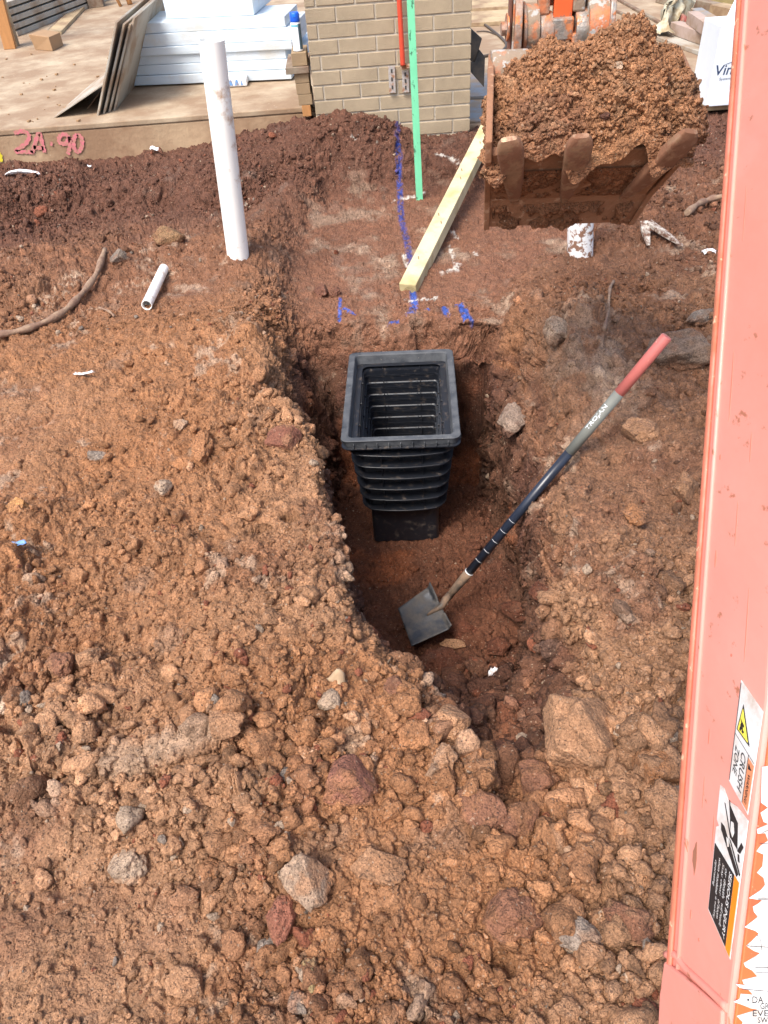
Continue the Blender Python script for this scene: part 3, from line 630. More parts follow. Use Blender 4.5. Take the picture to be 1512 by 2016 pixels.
m = MB(); m.hexa([(1.75, 5.60, -.30), (4.5, 5.60, -.30), (4.5, 5.735, -.30), (1.75, 5.735, -.30), (1.75, 5.60, -.145), (4.5, 5.60, -.145), (4.5, 5.735, -.145), (1.75, 5.735, -.145)])
tag(m.build('footing', M_CONC, None, .01), 'pale rough concrete footing edge under the right hand slab', 'footing')
m = MB(); m.hexa([(1.9, 5.63, .024), (4.5, 5.63, .024), (4.5, 5.99, .024), (1.9, 5.99, .024), (1.9, 5.63, .064), (4.5, 5.63, .064), (4.5, 5.99, .064), (1.9, 5.99, .064)])
tag(m.build('timber_plank', M_PALEW, None, .006), 'pale plank under the white carton at the right', 'timber')
# ------------------------------------------------------------------ brick pillar
pil = empty('brick_pillar', (.264, 5.56, -.4), 'tan brick pillar with pale mortar standing behind the soil mound', 'pillar')
X0, X1, YF, D = -.247, .775, 5.56, .60
m = MB(); m.hexa([(X0+.006, YF+.006, -.45), (X1-.006, YF+.006, -.45), (X1-.006, YF+D-.006, -.45), (X0+.006, YF+D-.006, -.45), (X0+.006, YF+.006, 1.9), (X1-.006, YF+.006, 1.9), (X1-.006, YF+D-.006, 1.9), (X0+.006, YF+D-.006, 1.9)])
m.build('mortar_core', M_MORTAR, pil)
m = MB(); z0 = .035-.086*5
for k_ in range(28):
    zz = z0+k_*.086; par = k_ % 2; xs = X1; first = .110 if par else .230; cuts = []
    L_ = first
    while xs > X0+.02:
        a = max(X0, xs-L_)
        if a-X0 < .03: a = X0
        j = random.uniform(-.0015, .0015)
        m.hexa([(a, YF+j, zz), (xs, YF+j, zz), (xs, YF+.11, zz), (a, YF+.11, zz), (a, YF+j, zz+.076), (xs, YF+j, zz+.076), (xs, YF+.11, zz+.076), (a, YF+.11, zz+.076)])
        xs = a-.010; L_ = .230
    for sx, e in ((X0, 1), (X1, -1)):
        yy = YF+.12
        while yy < YF+D-.02:
            b = min(YF+D, yy+(.11 if (par and yy < YF+.13) else .23)); xa, xb = sorted((sx, sx+e*.10))
            m.hexa([(xa, yy, zz), (xb, yy, zz), (xb, b, zz), (xa, b, zz), (xa, yy, zz+.076), (xb, yy, zz+.076), (xb, b, zz+.076), (xa, b, zz+.076)]); yy = b+.01
m.build('brickwork', M_BRICK, pil, .003, 1)
# brackets and red conduit on the pillar
for lb, u0, u1, v0, v1 in (('galvanised slotted strap standing free at the left on the brick pillar', 764, 777, 130, 182), ('galvanised slotted strap under the rusty clip beside the green stake', 791, 804, 139, 181)):
    a = aty(u0, v0, 5.55); b = aty(u1, v1, 5.55); x0, x1, z1, z0_ = a[0], a[0]+.042, a[2], b[2]
    o = empty('slotted_bracket', (x0, 5.55, z0_), lb, 'bracket', 'slotted brackets on the pillar')
    m = MB(); m.hexa([(x0, 5.540, z0_), (x1, 5.540, z0_), (x1, 5.545, z0_), (x0, 5.545, z0_), (x0, 5.540, z1), (x1, 5.540, z1), (x1, 5.545, z1), (x0, 5.545, z1)])
    for q in (x0, x1-.004): m.hexa([(q, 5.5455, z0_), (q+.004, 5.5455, z0_), (q+.004, 5.5585, z0_), (q, 5.5585, z0_), (q, 5.5455, z1), (q+.004, 5.5455, z1), (q+.004, 5.5585, z1), (q, 5.5585, z1)])
    m.build('strap', M_GALV, o, .001)
    each('slot', M_SLOT, o, [(((x0+x1)/2, 5.5388, z0_+(k_+.5)*(z1-z0_)/3.3+.01), (.011, .002, .022), None) for k_ in range(3)])
m = MB(); a = aty(788, 130, 5.52); b = aty(808, 130, 5.52); m.box(((a[0]+b[0])/2, 5.525, a[2]-.005), (b[0]-a[0], .02, .028))
m.box(((a[0]+b[0])/2+.018, 5.512, a[2]-.005), (.03, .012, .02)); m.box(((a[0]+b[0])/2-.016, 5.512, a[2]-.005), (.022, .01, .032))
tag(m.build('pipe_clip', M_RUSTY, None, .002), 'rusty saddle clip holding the foot of the red conduit', 'clip')
p0 = aty(793, 126, 5.50); p1 = aty(786, 0, 5.50); d_ = p1-p0
m = MB(); m.tube([p0-d_*.02, p0, p0+d_*.5, p1, p1+d_*1.2], .0155, 16); tag(m.build('red_conduit', M_REDP, None), 'red plastic conduit running up in front of the brick pillar', 'conduit')
# green stake
p0 = aty(826, 393, 4.80); p1 = aty(808, 0, 4.95); d_ = (p1-p0); Rf = frame(d_, z=(0, -1, .2)); L_ = np.linalg.norm(d_)*1.5
st = empty('green_stake', p0, 'long bright green painted stake standing upright before the pillar', 'stake')
m = MB(); m.box(p0+Rf[:, 0]*(L_*.5-.012), (L_, .040, .019), Rf); m.build('stake_shaft', M_GREEN, st, .001)
m = MB(); q = aty(815, 104, 4.92)-np.array([0, .013, 0]); m.box(q, (.003, .040, .002), Rf); m.build('joint_line', M_STICK, st)
# ------------------------------------------------------------------ pine post lying from the mound to the pit
p0 = aty(803, 572, 3.60); p1 = aty(972, 232, 5.45); d_ = (p1-p0); Rf = frame(d_, z=(0, 0, 1)); L_ = np.linalg.norm(d_)
po = empty('timber_post', p0, 'square pale pine post lying diagonally with its sawn end above the black pit', 'post')
m = MB(); m.box(p0+Rf[:, 0]*(L_*.5), (L_, .088, .072), Rf); m.build('post_shaft', M_PINE, po, .004)
m = MB()
for rr in (.008, .016, .024, .032):
    cen = p0-Rf[:, 0]*.0015+Rf@np.array([0, -.012, -.01]); pts = [cen+Rf[:, 1]*rr*math.cos(a)+Rf[:, 2]*rr*math.sin(a) for a in np.linspace(0, 6.283, 25)]
    ribbon(m, pts, .0022, -Rf[:, 0], .001)
m.build('growth_rings', mat('ring_brown', (.28, .20, .09), .8), po)
for t_, s_ in ((.12, .01), (.3, -.015), (.34, .02), (.55, .0), (.6, .018), (.78, -.01), (.9, .014)):
    c_ = p0+Rf[:, 0]*L_*t_+Rf[:, 1]*s_+Rf[:, 2]*.037; each('knot', M_KNOT, po, [(c_, (.030, .006, .0015), Rf@rotz(.35))])
# ------------------------------------------------------------------ pipes
def pipe(name, p0, p1, r, mt, lb, th=.004, jag=0, cat='pipe'):
    d_ = np.array(p1)-np.array(p0); L_ = np.linalg.norm(d_); Rf = frame(d_, z=(0, 1, .1) if abs(d_[1]) < abs(d_[2]) else (0, 0, 1)); n = 40; vs = []; fs = []; ns = 10
    for k_ in range(ns+1):
        for j in range(n):
            a = 2*math.pi*j/n; t_ = L_*k_/ns
            for rr in (r, r-th): vs.append(np.array(p0)+Rf[:, 0]*t_+Rf[:, 1]*rr*math.cos(a)+Rf[:, 2]*rr*math.sin(a))
    I = lambda k_, j, s_: (k_*n+(j % n))*2+s_
    for k_ in range(ns):
        for j in range(n): fs.append((I(k_, j, 0), I(k_, j+1, 0), I(k_+1, j+1, 0), I(k_+1, j, 0))); fs.append((I(k_, j, 1), I(k_+1, j, 1), I(k_+1, j+1, 1), I(k_, j+1, 1)))
    m_ = MB(); m_.add(vs, fs, True)
    m_.add([vs[I(0, j, s_)] for j in range(n) for s_ in (0, 1)], [(2*j, 2*j+1, (2*j+3) % (2*n), (2*j+2) % (2*n)) for j in range(n)])
    m_.add([vs[I(ns, j, s_)] for j in range(n) for s_ in (0, 1)], [(2*j, (2*j+2) % (2*n), (2*j+3) % (2*n), 2*j+1) for j in range(n)])
    return tag(m_.build(name, mt, None), lb, cat)
pipe('drain_pipe', aty(476, 560, 3.76), aty(416, 78, 3.74), .054, M_PVC, 'tall white drain pipe leaning out of the soil at the left')
g0 = aty(1142, 520, 3.62); pipe('pipe_stub', g0, aty(1144, 250, 3.66), .062, M_PVCD, 'mud splashed white pipe standing below the digger bucket')
a, _ = pick(289, 606); b, _ = pick(322, 534); pipe('conduit_offcut', a+np.array([0, 0, .022]), b+np.array([0, 0, .024]), .0235, M_PVC, 'short clean white pipe offcut lying on the left bank', .003)
# little trash and roots
def surf_tube(name, pts, r, mt, lb, cat, n=12, lift=.6, wig=0):
    P_ = [pick(*p)[0]+np.array([0, 0, r*lift]) for p in pts]
    P_ = smoothpath(P_, 8); Pn_ = np.array(P_); Pn_ += np.stack([vnoise(Pn_, .09, 5+k_) for k_ in range(3)], 1)*wig
    rad = [r*(.9+.2*math.sin(i*.9)) for i in range(len(Pn_))]
    if r > .006: Pn_[:, 2] = np.convolve(np.pad(Pn_[:, 2], 6, mode='edge'), np.ones(13)/13, 'valid')
    m_ = MB(); m_.tube(list(Pn_), rad, n); return tag(m_.build(name, mt, None), lb, cat)
surf_tube('old_cable', [(-40, 672), (0, 664), (60, 650), (120, 622), (160, 588), (190, 545), (205, 492)], .016, M_ROOT, 'muddy brown bent cable curving over the left bank', 'cable', lift=1.1)
surf_tube('root', [(1355, 425), (1375, 408), (1400, 402), (1440, 392)], .017, M_ROOT, 'brown root poking out of the soil beside the orange boom', 'root', lift=1.5)
surf_tube('thin_root', [(1192, 655), (1200, 610), (1203, 575), (1208, 560)], .007, M_ROOT, 'thin brown root lying upright on the right bank', 'root', 8, 1.6)
surf_tube('twig', [(752, 1330), (768, 1300), (782, 1285)], .0016, M_HUSK, 'thin straw on the left lip of the trench', 'twig', 6, 2)
surf_tube('twig', [(195, 604), (212, 612), (228, 622)], .006, M_ROOT, 'small dark twig left of the short white pipe', 'twig', 8, 1.0)
for u0, v0, u1, v1, lb in ((1266, 455, 1276, 490, 'short white splashed splinter standing beside the long one, right of the bucket'), (1270, 458, 1340, 492, 'long white splashed splinter of wood lying right of the bucket')):
    a, _ = pick(u0, v0); b, _ = pick(u1, v1); a[2] += .055; b[2] += .02; Rf = frame(b-a); m = MB(); L_ = np.linalg.norm(b-a)
    for f0, f1, w0, w1 in ((0, .5, .020, .019), (.5, 1, .019, .008)):
        vs = []
        for ff, ww in ((f0, w0), (f1, w1)): vs += [a+Rf@np.array([L_*ff, sy*ww, sz*ww*.5]) for sy, sz in ((-1, -1), (1, -1), (1, 1), (-1, 1))]
        m.add(vs, [(3, 2, 1, 0), (4, 5, 6, 7), (0, 1, 5, 4), (1, 2, 6, 5), (2, 3, 7, 6), (3, 0, 4, 7)])
    tag(m.build('wood_splinter', M_SPLINT, None, .003), lb, 'splinter', 'white splashed splinters')
def scrap(name, u_, v_, w_, h_, mt, lb, cat='scrap', seed=0, curl=.35, lift=.004):
    p, _ = pick(u_, v_); k_ = (p-CAM)@FWD; a = w_*.5*k_/F; b = h_*.5*k_/F*1.2; n = 9; rg = np.random.default_rng(seed); vs = []
    for i in range(n):
        for j in range(n):
            s_, t_ = i/(n-1)*2-1, j/(n-1)*2-1; e = 1-.25*abs(math.sin(3*s_+seed))*abs(t_)
            vs.append((p[0]+a*s_*e+rg.normal(0, a*.05), p[1]+b*t_*(1-.3*abs(math.sin(4*s_+seed*2)))+rg.normal(0, b*.05), p[2]+lift+curl*min(a, b)*(math.sin(2.5*s_+seed)+math.cos(3*t_+seed*1.7))*.8+max(a,b)*.25))
    m_ = MB(); m_.add(vs, [(i*n+j, (i+1)*n+j, (i+1)*n+j+1, i*n+j+1) for i in range(n-1) for j in range(n-1)], True)
    o = m_.build(name, mt, None); q = o.modifiers.new('thick', 'SOLIDIFY'); q.thickness = .0015; return tag(o, lb, cat)
scrap('plastic_scrap', 974, 1330, 26, 34, M_SCRAP, 'white torn plastic flake in the trench mouth', seed=1)
scrap('plastic_scrap', 42, 347, 74, 10, M_SCRAP, 'long white strip of plastic on the soil below the pink numbers', seed=2, curl=.6)
scrap('plastic_scrap', 304, 300, 16, 12, M_SCRAP, 'small white scrap against the slab right of the pink numbers', seed=3, lift=.02)
scrap('plastic_scrap', 174, 325, 8, 7, M_SCRAP, 'tiny white fleck on the dark soil below the pink numbers', seed=4)
scrap('paper_scrap', 170, 738, 44, 9, M_SCRAP, 'dirty white paper strip lying on the left bank', seed=5)
scrap('blue_scrap', 42, 1078, 30, 13, M_BLUES, 'blue plastic scrap near the left edge', seed=6)
scrap('dry_husk', 665, 1338, 40, 26, M_HUSK, 'curled pale dry husk on the soil left of the trench mouth', 'husk', seed=7, curl=1.1)
scrap('plastic_scrap', 1392, 495, 30, 18, M_SCRAP, 'white fragment beside the boom below the brown root', seed=8)
# ------------------------------------------------------------------ black drainage pit
PC = np.array([.110, 2.787]); PA = math.radians(-4.0); ZR = -.198; ZB = -.80
pit = empty('drainage_pit', (PC[0], PC[1], ZB-.03), 'black ribbed plastic drainage pit standing open in the trench', 'pit')
def PX(x_, y_, z_): r_ = rotz(PA)@np.array([x_, y_, 0]); return (PC[0]+r_[0], PC[1]+r_[1], z_)
def rrect(hx, hy, r, n=6, bow=0):
    pts = []
    for cx_, cy_, a0 in ((hx-r, hy-r, 0), (-hx+r, hy-r, 90), (-hx+r, -hy+r, 180), (hx-r, -hy+r, 270)):
        for k_ in range(n+1): a = math.radians(a0+90*k_/n); pts.append((cx_+r*math.cos(a), cy_+r*math.sin(a)))
    out = []
    N_ = len(pts)
    for i in range(N_):   # add points along the straight sides so that they can bow
        p, q = np.array(pts[i]), np.array(pts[(i+1) % N_]); out.append(tuple(p))
        if np.linalg.norm(q-p) > .1:
            for k_ in range(1, 8): out.append(tuple(p+(q-p)*k_/8))
    if bow:
        o2 = []
        for a, b in out: o2.append((a*(1+bow/hx*max(0, 1-(b/hy)**2)*(abs(a) > hx*.9)), b*(1+bow/hy*max(0, 1-(a/hx)**2)*(abs(b) > hy*.9))))
        out = o2
    return out
def loft(mb, rings, close_b=False, smooth=False):
    """rings: list of (outline, z)"""
    n = len(rings[0][0]); vs = [PX(a, b, z_) for o_, z_ in rings for a, b in o_]
    fs = [(k_*n+i, k_*n+(i+1) % n, (k_+1)*n+(i+1) % n, (k_+1)*n+i) for k_ in range(len(rings)-1) for i in range(n)]
    if close_b: fs.append(tuple(range((len(rings)-1)*n, len(rings)*n)))
    mb.add(vs, fs, smooth)
hx, hy = .237, .345
def R_(dx, r=.03, bow=0): return rrect(hx-dx, hy-dx, r, bow=bow)
m = MB()   # rim: an outer skirt, a flat top and an inner drop to a step
loft(m, [(R_(.008), ZR-.034), (R_(.004), ZR-.006), (R_(.0), ZR-.002), (R_(.003), ZR), (R_(.026, .022), ZR), (R_(.029, .02), ZR-.004), (R_(.036, .02), ZR-.052)])
m.build('rim', M_RIM, pit)
m = MB(); loft(m, [(R_(.0355, .02), ZR-.048), (R_(.036, .02), ZR-.056), (R_(.066, .02), ZR-.058), (R_(.067, .02), ZR-.064)])
loft(m, [(R_(-.001, .034), ZR-.043), (R_(-.001, .034), ZR-.039), (R_(.010, .03), ZR-.0345)]); loft(m, [(R_(-.001, .034), ZR-.043), (R_(.06, .03), ZR-.043)])
for sx in (-1, 1):
    for yy in (-.2, .19): m.box(PX(sx*(hx-.052), yy, ZR-.0575), (.03, .002, .002), rotz(PA))
m.build('step_ledge', M_BLACK, pit, 0)
for k_ in range(13):
    pass
WB = []
for k_ in range(9):
    xx = -hx+.05+k_*(2*hx-.1)/8; WB.append((PX(xx, -hy+.001, ZR-.026), (.003, .010, .020), rotz(PA))); WB.append((PX(xx, hy-.001, ZR-.026), (.003, .010, .020), rotz(PA)))
for k_ in range(11):
    yy = -hy+.05+k_*(2*hy-.1)/10
    for sx in (-1, 1): WB.append((PX(sx*(hx-.001), yy, ZR-.026), (.010, .003, .020), rotz(PA)))
each('skirt_web', M_RIM, pit, WB)
# body walls: inner and outer, stepped inwards
levels = [ZR-.064-.062*k_ for k_ in range(7)]
rings_in = []; rings_out = []
for k_, z_ in enumerate(levels):
    ins_ = .067+.0045*k_; rings_in += [(R_(ins_, .02), z_), (R_(ins_+.0005, .02), z_-.058)]; rings_out += [(R_(ins_-.006, .022), z_), (R_(ins_-.0055, .022), z_-.058)]
rings_in.append((R_(.097, .02), ZB)); rings_out.append((R_(.088, .02), ZB-.03))
m = MB(); loft(m, rings_in, True); loft(m, rings_out, True); m.build('pit_wall', M_BLACK, pit)
for k_ in range(6):    # flanges outside, each bowed in the middle
    z_ = ZR-.088-.064*k_; ins_ = .028+.0065*k_; m = MB()
    o1 = R_(ins_, .05, .022); i1 = R_(.07+.0045*k_, .022)
    loft(m, [(i1, z_-.0035), (o1, z_-.0035), (o1, z_+.0035), (i1, z_+.0035)]); 
    for xx in (-.085, .085): m.box(PX(xx, -hy+ins_+.018, z_+.020), (.003, .045, .036), rotz(PA)); m.box(PX(xx, hy-ins_-.018, z_+.020), (.003, .045, .036), rotz(PA))
    for xx in (-.012, .004): m.box(PX(xx, -hy+ins_+.03, z_+.022), (.003, .02, .034), rotz(PA))
    m.box(PX(0, -hy+ins_+.030, z_+.034), (.34-.01*k_, .004, .004), rotz(PA)); m.box(PX(0, -hy+ins_+.026, z_+.026), (.34-.01*k_, .003, .003), rotz(PA))
    for sx in (-1, 1):
        for yy in (-.16, 0, .16): m.box(PX(sx*(hx-ins_-.018), yy, z_+.020), (.045, .003, .036), rotz(PA))
    m.build('flange', M_BLACK, pit, .001, 1)
for k_ in range(1, 7):
    z_ = levels[k_]; m = MB(); a_ = .0665+.0045*(k_-1); loft(m, [(R_(a_, .02), z_-.0015), (R_(a_+.0068, .02), z_-.0015), (R_(a_+.0068, .02), z_+.0008), (R_(a_, .02), z_+.0008)])
    for xx in (-.07, .07): m.box(PX(xx, hy-a_-.008, z_+.003), (.003, .004, .009), rotz(PA))
    m.build('inner_rib', M_RIB, pit)
rock(695, 885, 20, 14, TAN*1.2, 'small brown crumb of clay stuck under the front left corner of the black pit', seed=120, sink=-.2, cat='clay', name='clay_crumb', group=None) if False else None
# ------------------------------------------------------------------ shovel
tip = np.array([.075, 1.93, -.80]); nk = atz(886, 1171, -.70); top = aty(1313, 662, 2.12)
sh = empty('shovel', (float(nk[0]), float(nk[1]), -.83), 'long handled shovel with red grip leaning across the trench', 'shovel')
ax = top-nk; LA = np.linalg.norm(ax); ax /= LA
def along(u_, v_):   # the point of the shaft seen nearest a photo pixel
    t_ = np.linspace(0, LA, 600); Q_ = nk+t_[:, None]*ax; a, b, _ = projn(Q_); return t_[np.argmin((a-u_)**2+(b-v_)**2)]
t1, t2, t3 = along(925, 1128), along(1125, 893), along(1222, 775)
m = MB(); m.tube([nk+ax*t3, nk+ax*(LA-.004), nk+ax*LA], [.0185, .0185, .016], 24); m.build('red_grip', M_SRED, sh)
m = MB(); m.tube([nk+ax*t2, nk+ax*t3], .0182, 24); m.build('grey_sleeve', M_SGREY, sh)
m = MB(); m.tube([nk+ax*t1, nk+ax*t2], .0172, 24); shaft = m.build('shaft', M_SBLK, sh)
m = MB(); m.tube([nk+ax*(t1-.001), nk+ax*(t1+.004)], .0184, 24); m.build('white_ring', M_LABELW, sh)
for k_ in range(5):
    tt = t1+.075+.055*k_; c_ = nk+ax*tt; tw = CAM-c_; tw = tw-ax*(tw@ax); tw /= np.linalg.norm(tw); sd2 = np.cross(ax, tw)
    pts = [c_+(tw*math.cos(a)+sd2*math.sin(a))*.01725 for a in np.linspace(-.9, .9, 9)]
    vs = [p+ax*e for p in pts for e in (-.0007, .0007)]; nn = [p+(p-c_)*.03+ax*e for p in pts for e in (-.0007, .0007)]
    m = MB(); m.add(nn, [(2*i, 2*i+1, 2*i+3, 2*i+2) for i in range(8)]); m.build('depth_mark', M_LABELW, sh)
c_ = nk+ax*(t2+(t3-t2)*.40); tw = CAM-c_; tw -= ax*(tw@ax); tw /= np.linalg.norm(tw); sd2 = np.cross(ax, tw)
if sd2[2] < 0: sd2 = -sd2
V, Fc = textmesh('TROJAN', 1, True); V = V-V.min(0); V = V/V.max(0); Lw, Hw = .105, .017
ps = []
for a, b in V:
    ang = (b-.15)*Hw/.0182; ps.append(c_+ax*(a*Lw)+(tw*math.cos(ang)+sd2*math.sin(ang))*.0187)
m = MB(); m.add(ps, Fc); m.build('handle_lettering', M_LABELW, sh)
m = MB(); m.tube([nk-ax*.02, nk+ax*.05, nk+ax*(t1-.02), nk+ax*t1], [.013, .0165, .019, .0185], 20)
m.build('socket', M_SMUD, sh)
# blade: dished plate with turned up shoulders
bw = .118; c0 = nk.copy(); cL = atz(849, 1154, -.69); cR = atz(891, 1238, -.735); tL = atz(784, 1200, -.745); tR = atz(811, 1274, -.76)
cM = (cL+cR)/2; tM = (tL+tR)/2; bn = np.cross(cR-cL, tM-cM); bn /= np.linalg.norm(bn)
if bn[2] < 0: bn = -bn
n1, n2 = 22, 22; vs = []
for i in range(n1+1):
    t_ = i/n1
    for j in range(n2+1):
        s_ = j/n2*2-1; L0 = (cL*(1-s_)+cR*(1+s_))/2; L1 = (tL*(1-s_)+tR*(1+s_))/2
        p = L0*(1-t_)+L1*t_; d_ = .016*(abs(s_)**3)-.006+.012*math.exp(-(s_/.2)**2)*(1-t_)**1.3
        d_ += .028*math.exp(-(t_/.05)**2)*(abs(s_) > .28)     # foot tread turned up
        vs.append(p+bn*d_)
fs = [(i*(n2+1)+j, (i+1)*(n2+1)+j, (i+1)*(n2+1)+j+1, i*(n2+1)+j+1) for i in range(n1) for j in range(n2)]
m = MB(); m.add(vs, fs, True); bl = m.build('blade', M_BLADE, sh); q = bl.modifiers.new('thick', 'SOLIDIFY'); q.thickness = .0035; q.offset = 0
m = MB(); m.tube([nk, (nk+cM)/2+bn*.012, cM+bn*.008, cM*.6+tM*.4+bn*.002], [.016, .015, .013, .004], 16); m.build('blade_neck', M_SMUD, sh)
# ------------------------------------------------------------------ things on the left slab
fo = np.array([-1.73, 6.71, SZ]); fr = rotz(math.radians(-8.5))
LAY = [(.00, .012, .075, 0.0, 0, 'lowest'), (.012, .078, .143, .015, 0, 'second'), (.035, .145, .205, .02, .1, 'third'), (.075, .207, .262, .0, .0, 'fourth'), (.04, .264, .345, .01, .0, 'fifth'), (.07, .347, .415, .02, .05, 'sixth')]
for i_, (xo, z0_, z1, yo, _, nm) in enumerate(LAY):
    wd_ = (1.30, 1.32, 1.24, 1.26, 1.30, 1.23)[i_]; m = MB(); dp = 1.15-.13*i_
    vs = [fo+fr@np.array([a, b, c_]) for a, b, c_ in ((xo, yo, z0_), (xo+wd_, yo+.01, z0_), (xo+wd_, yo+dp, z0_), (xo, yo+dp, z0_), (xo, yo, z1), (xo+wd_, yo+.005, z1), (xo+wd_, yo+dp, z1), (xo, yo+dp, z1))]
    m.hexa(vs); tag(m.build('foam_block', M_FOAM, None, .005), nm+' white foam slab from the bottom of the stack on the house slab', 'foam slab', 'white foam slabs stacked on the house slab')
m = MB(); vs = [fo+fr@np.array([a, b, c_]) for a, b, c_ in ((.39, .12, .417), (1.06, .10, .417), (1.06, .8, .417), (.39, .8, .417), (.385, .12, .62), (1.07, .10, .62), (1.07, .8, .62), (.385, .8, .62))]
m.hexa(vs); tag(m.build('foam_block', M_FOAM, None, .008), 'thick white foam block on top of the stack, cut by the top edge', 'foam slab', 'white foam slabs stacked on the house slab')
a = atz(448, 172, SZ+.004); b = atz(487, 170, SZ+.004); m = MB(); m.hexa([a, b, b+(0, .2, 0), a+(0, .2, 0), a+(0, 0, .055), b+(0, 0, .055), b+(0, .2, .06), a+(0, .2, .06)])
bagp = empty('plastic_packet', a, 'blue and white printed packet squashed under the foam stack', 'packet'); m.build('wrapper', M_LABELW, bagp, .01)
m = MB(); 
for f0, f1 in ((.08, .3), (.38, .6), (.68, .8)): m.add([a+(b-a)*f0+(0, -.002, .01), a+(b-a)*f1+(0, -.002, .01), a+(b-a)*(f1-.05)+(0, -.002, .048), a+(b-a)*(f0+.08)+(0, -.002, .048)], [(0, 1, 2, 3)])
m.build('blue_print', M_BLUES, bagp)
# leaning fibre cement sheets
SHE = [('outermost of the grey sheets leaning on the foam stack', 0, .0), ('second grey sheet leaning on the foam stack, just behind the outermost', .036, -.02), ('third grey sheet leaning on the foam stack, between its neighbours', .066, -.03), ('innermost grey sheet leaning against the foam stack', .094, .0)]
for i_, (lb, dx, dz) in enumerate(SHE):
    b0 = atz(190, 228, SZ)+np.array([dx*1.0, .012*i_*3, .001]); b1 = b0+np.array([.02, 1.5, 0]); up_ = np.array([.285, .02, .54+dz]); th = np.array([.011, 0, -.0058])
    m = MB(); m.prism([b0, b1, b1+up_, b0+up_], th); tag(m.build('cement_sheet', M_BOARD, None, .001), lb, 'sheet', 'grey sheets leaning on the foam stack')
b0 = atz(104, 232, SZ+.002); q = [b0, atz(140, 205, SZ+.01)+(0, .5, 0), np.array([-1.62, 6.85, .46]), atz(203, 165, .40)]
m = MB(); m.prism([np.array(p) for p in q], (0, 0, -.009)); tag(m.build('cement_sheet', M_BOARD, None, .001), 'grey sheet lying low with its edge raised against the other sheets', 'sheet')
m = MB(); a = atz(172, 215, SZ); m.tube([a, a+np.array([.14, .05, .12])], .004, 8); tag(m.build('twig', M_ROOT, None), 'thin stick under the raised grey sheet', 'twig')
# brick stack and spray can
YB = 5.585
def slabbox(name, pts_uv, y0, dy, mt, lb, cat, bev=.003, group=None):
    (u0, v0), (u1, v1) = pts_uv; a = aty(u0, v1, y0); b = aty(u1, v0, y0)
    m_ = MB(); m_.hexa([(a[0], y0, a[2]), (b[0], y0, a[2]), (b[0], y0+dy, a[2]), (a[0], y0+dy, a[2]), (a[0], y0, b[2]), (b[0], y0, b[2]), (b[0], y0+dy, b[2]), (a[0], y0+dy, b[2])])
    o = m_.build(name, mt, None, bev); return tag(o, lb, cat, group)
def stackbox(x0, x1, z0_, z1, name, mt, lb, cat, dy=.23, y0=YB, group=None):
    m_ = MB(); m_.hexa([(x0, y0, z0_), (x1, y0, z0_), (x1, y0+dy, z0_), (x0, y0+dy, z0_), (x0, y0, z1), (x1, y0, z1), (x1, y0+dy, z1), (x0, y0+dy, z1)]); return tag(m_.build(name, mt, None, .003), lb, cat, group)
stackbox(-.335, -.278, .195, .262, 'timber_block', M_WOOD, 'small orange timber block at the foot of the brick stack', 'block')
stackbox(-.352, -.263, .264, .326, 'loose_brick', M_BRICK2, 'lowest loose brick standing on the orange timber block', 'brick', group='loose bricks beside the pillar')
stackbox(-.358, -.268, .328, .392, 'loose_brick', M_BRICK2, 'middle loose brick of the three under the rough board', 'brick', group='loose bricks beside the pillar')
stackbox(-.360, -.268, .394, .450, 'loose_brick', M_BRICK2, 'loose brick directly beneath the rough board', 'brick', group='loose bricks beside the pillar')
stackbox(-.410, -.262, .452, .490, 'board_offcut', M_OLDW, 'rough split board laid across the loose bricks', 'board', .42, YB-.02)
stackbox(-.365, -.268, .492, .566, 'loose_brick', M_BRICK2, 'topmost loose brick carrying the spray can', 'brick', group='loose bricks beside the pillar')
cx_, cy_, cz_ = -.318, YB+.05, .567
can = empty('spray_can', (cx_, cy_, cz_), 'white spray can with blue cap on the topmost loose brick', 'spray can')
m = MB(); m.tube([(cx_, cy_, cz_+.0015), (cx_, cy_, cz_+.006), (cx_, cy_, cz_+.010), (cx_, cy_, cz_+.150), (cx_, cy_, cz_+.163)], [.029, .032, .031, .031, .027], 28); m.build('can_body', M_LABELW, can)
m = MB(); m.tube([(cx_, cy_, cz_+.160), (cx_, cy_, cz_+.164), (cx_, cy_, cz_+.205), (cx_, cy_, cz_+.211)], [.0295, .0305, .029, .025], 28); cap = m.build('cap', M_BLUECAP, can)
m = MB(); m.box((cx_-.002, cy_-.0292, cz_+.196), (.020, .004, .018)); m.build('nozzle_tab', mat('blue_tab', (.02, .2, .8), .3), cap, .002)
m = MB(); vs = []; NA = 8
for z_, r_ in ((.012, .0314), (.15, .0314)):
    for k_ in range(NA): an = math.radians(-62+k_*9); vs.append((cx_+r_*math.cos(an), cy_+r_*math.sin(an), cz_+z_))
m.add(vs, [(k_, k_+1, NA+k_+1, NA+k_) for k_ in range(NA-1)]); m.build('dark_label', mat('label_teal', (.07, .13, .17), .4), can)
m = MB(); vs = []
for z_, r_ in ((.135, .0315), (.147, .0315)):
    for k_ in range(14): an = math.radians(-150+k_*7); vs.append((cx_+r_*math.cos(an), cy_+r_*math.sin(an), cz_+z_))
m.add(vs, [(k_, k_+1, 14+k_+1, 14+k_) for k_ in range(13)]); m.build('teal_band', mat('band_teal', (.18, .5, .6), .4), can)
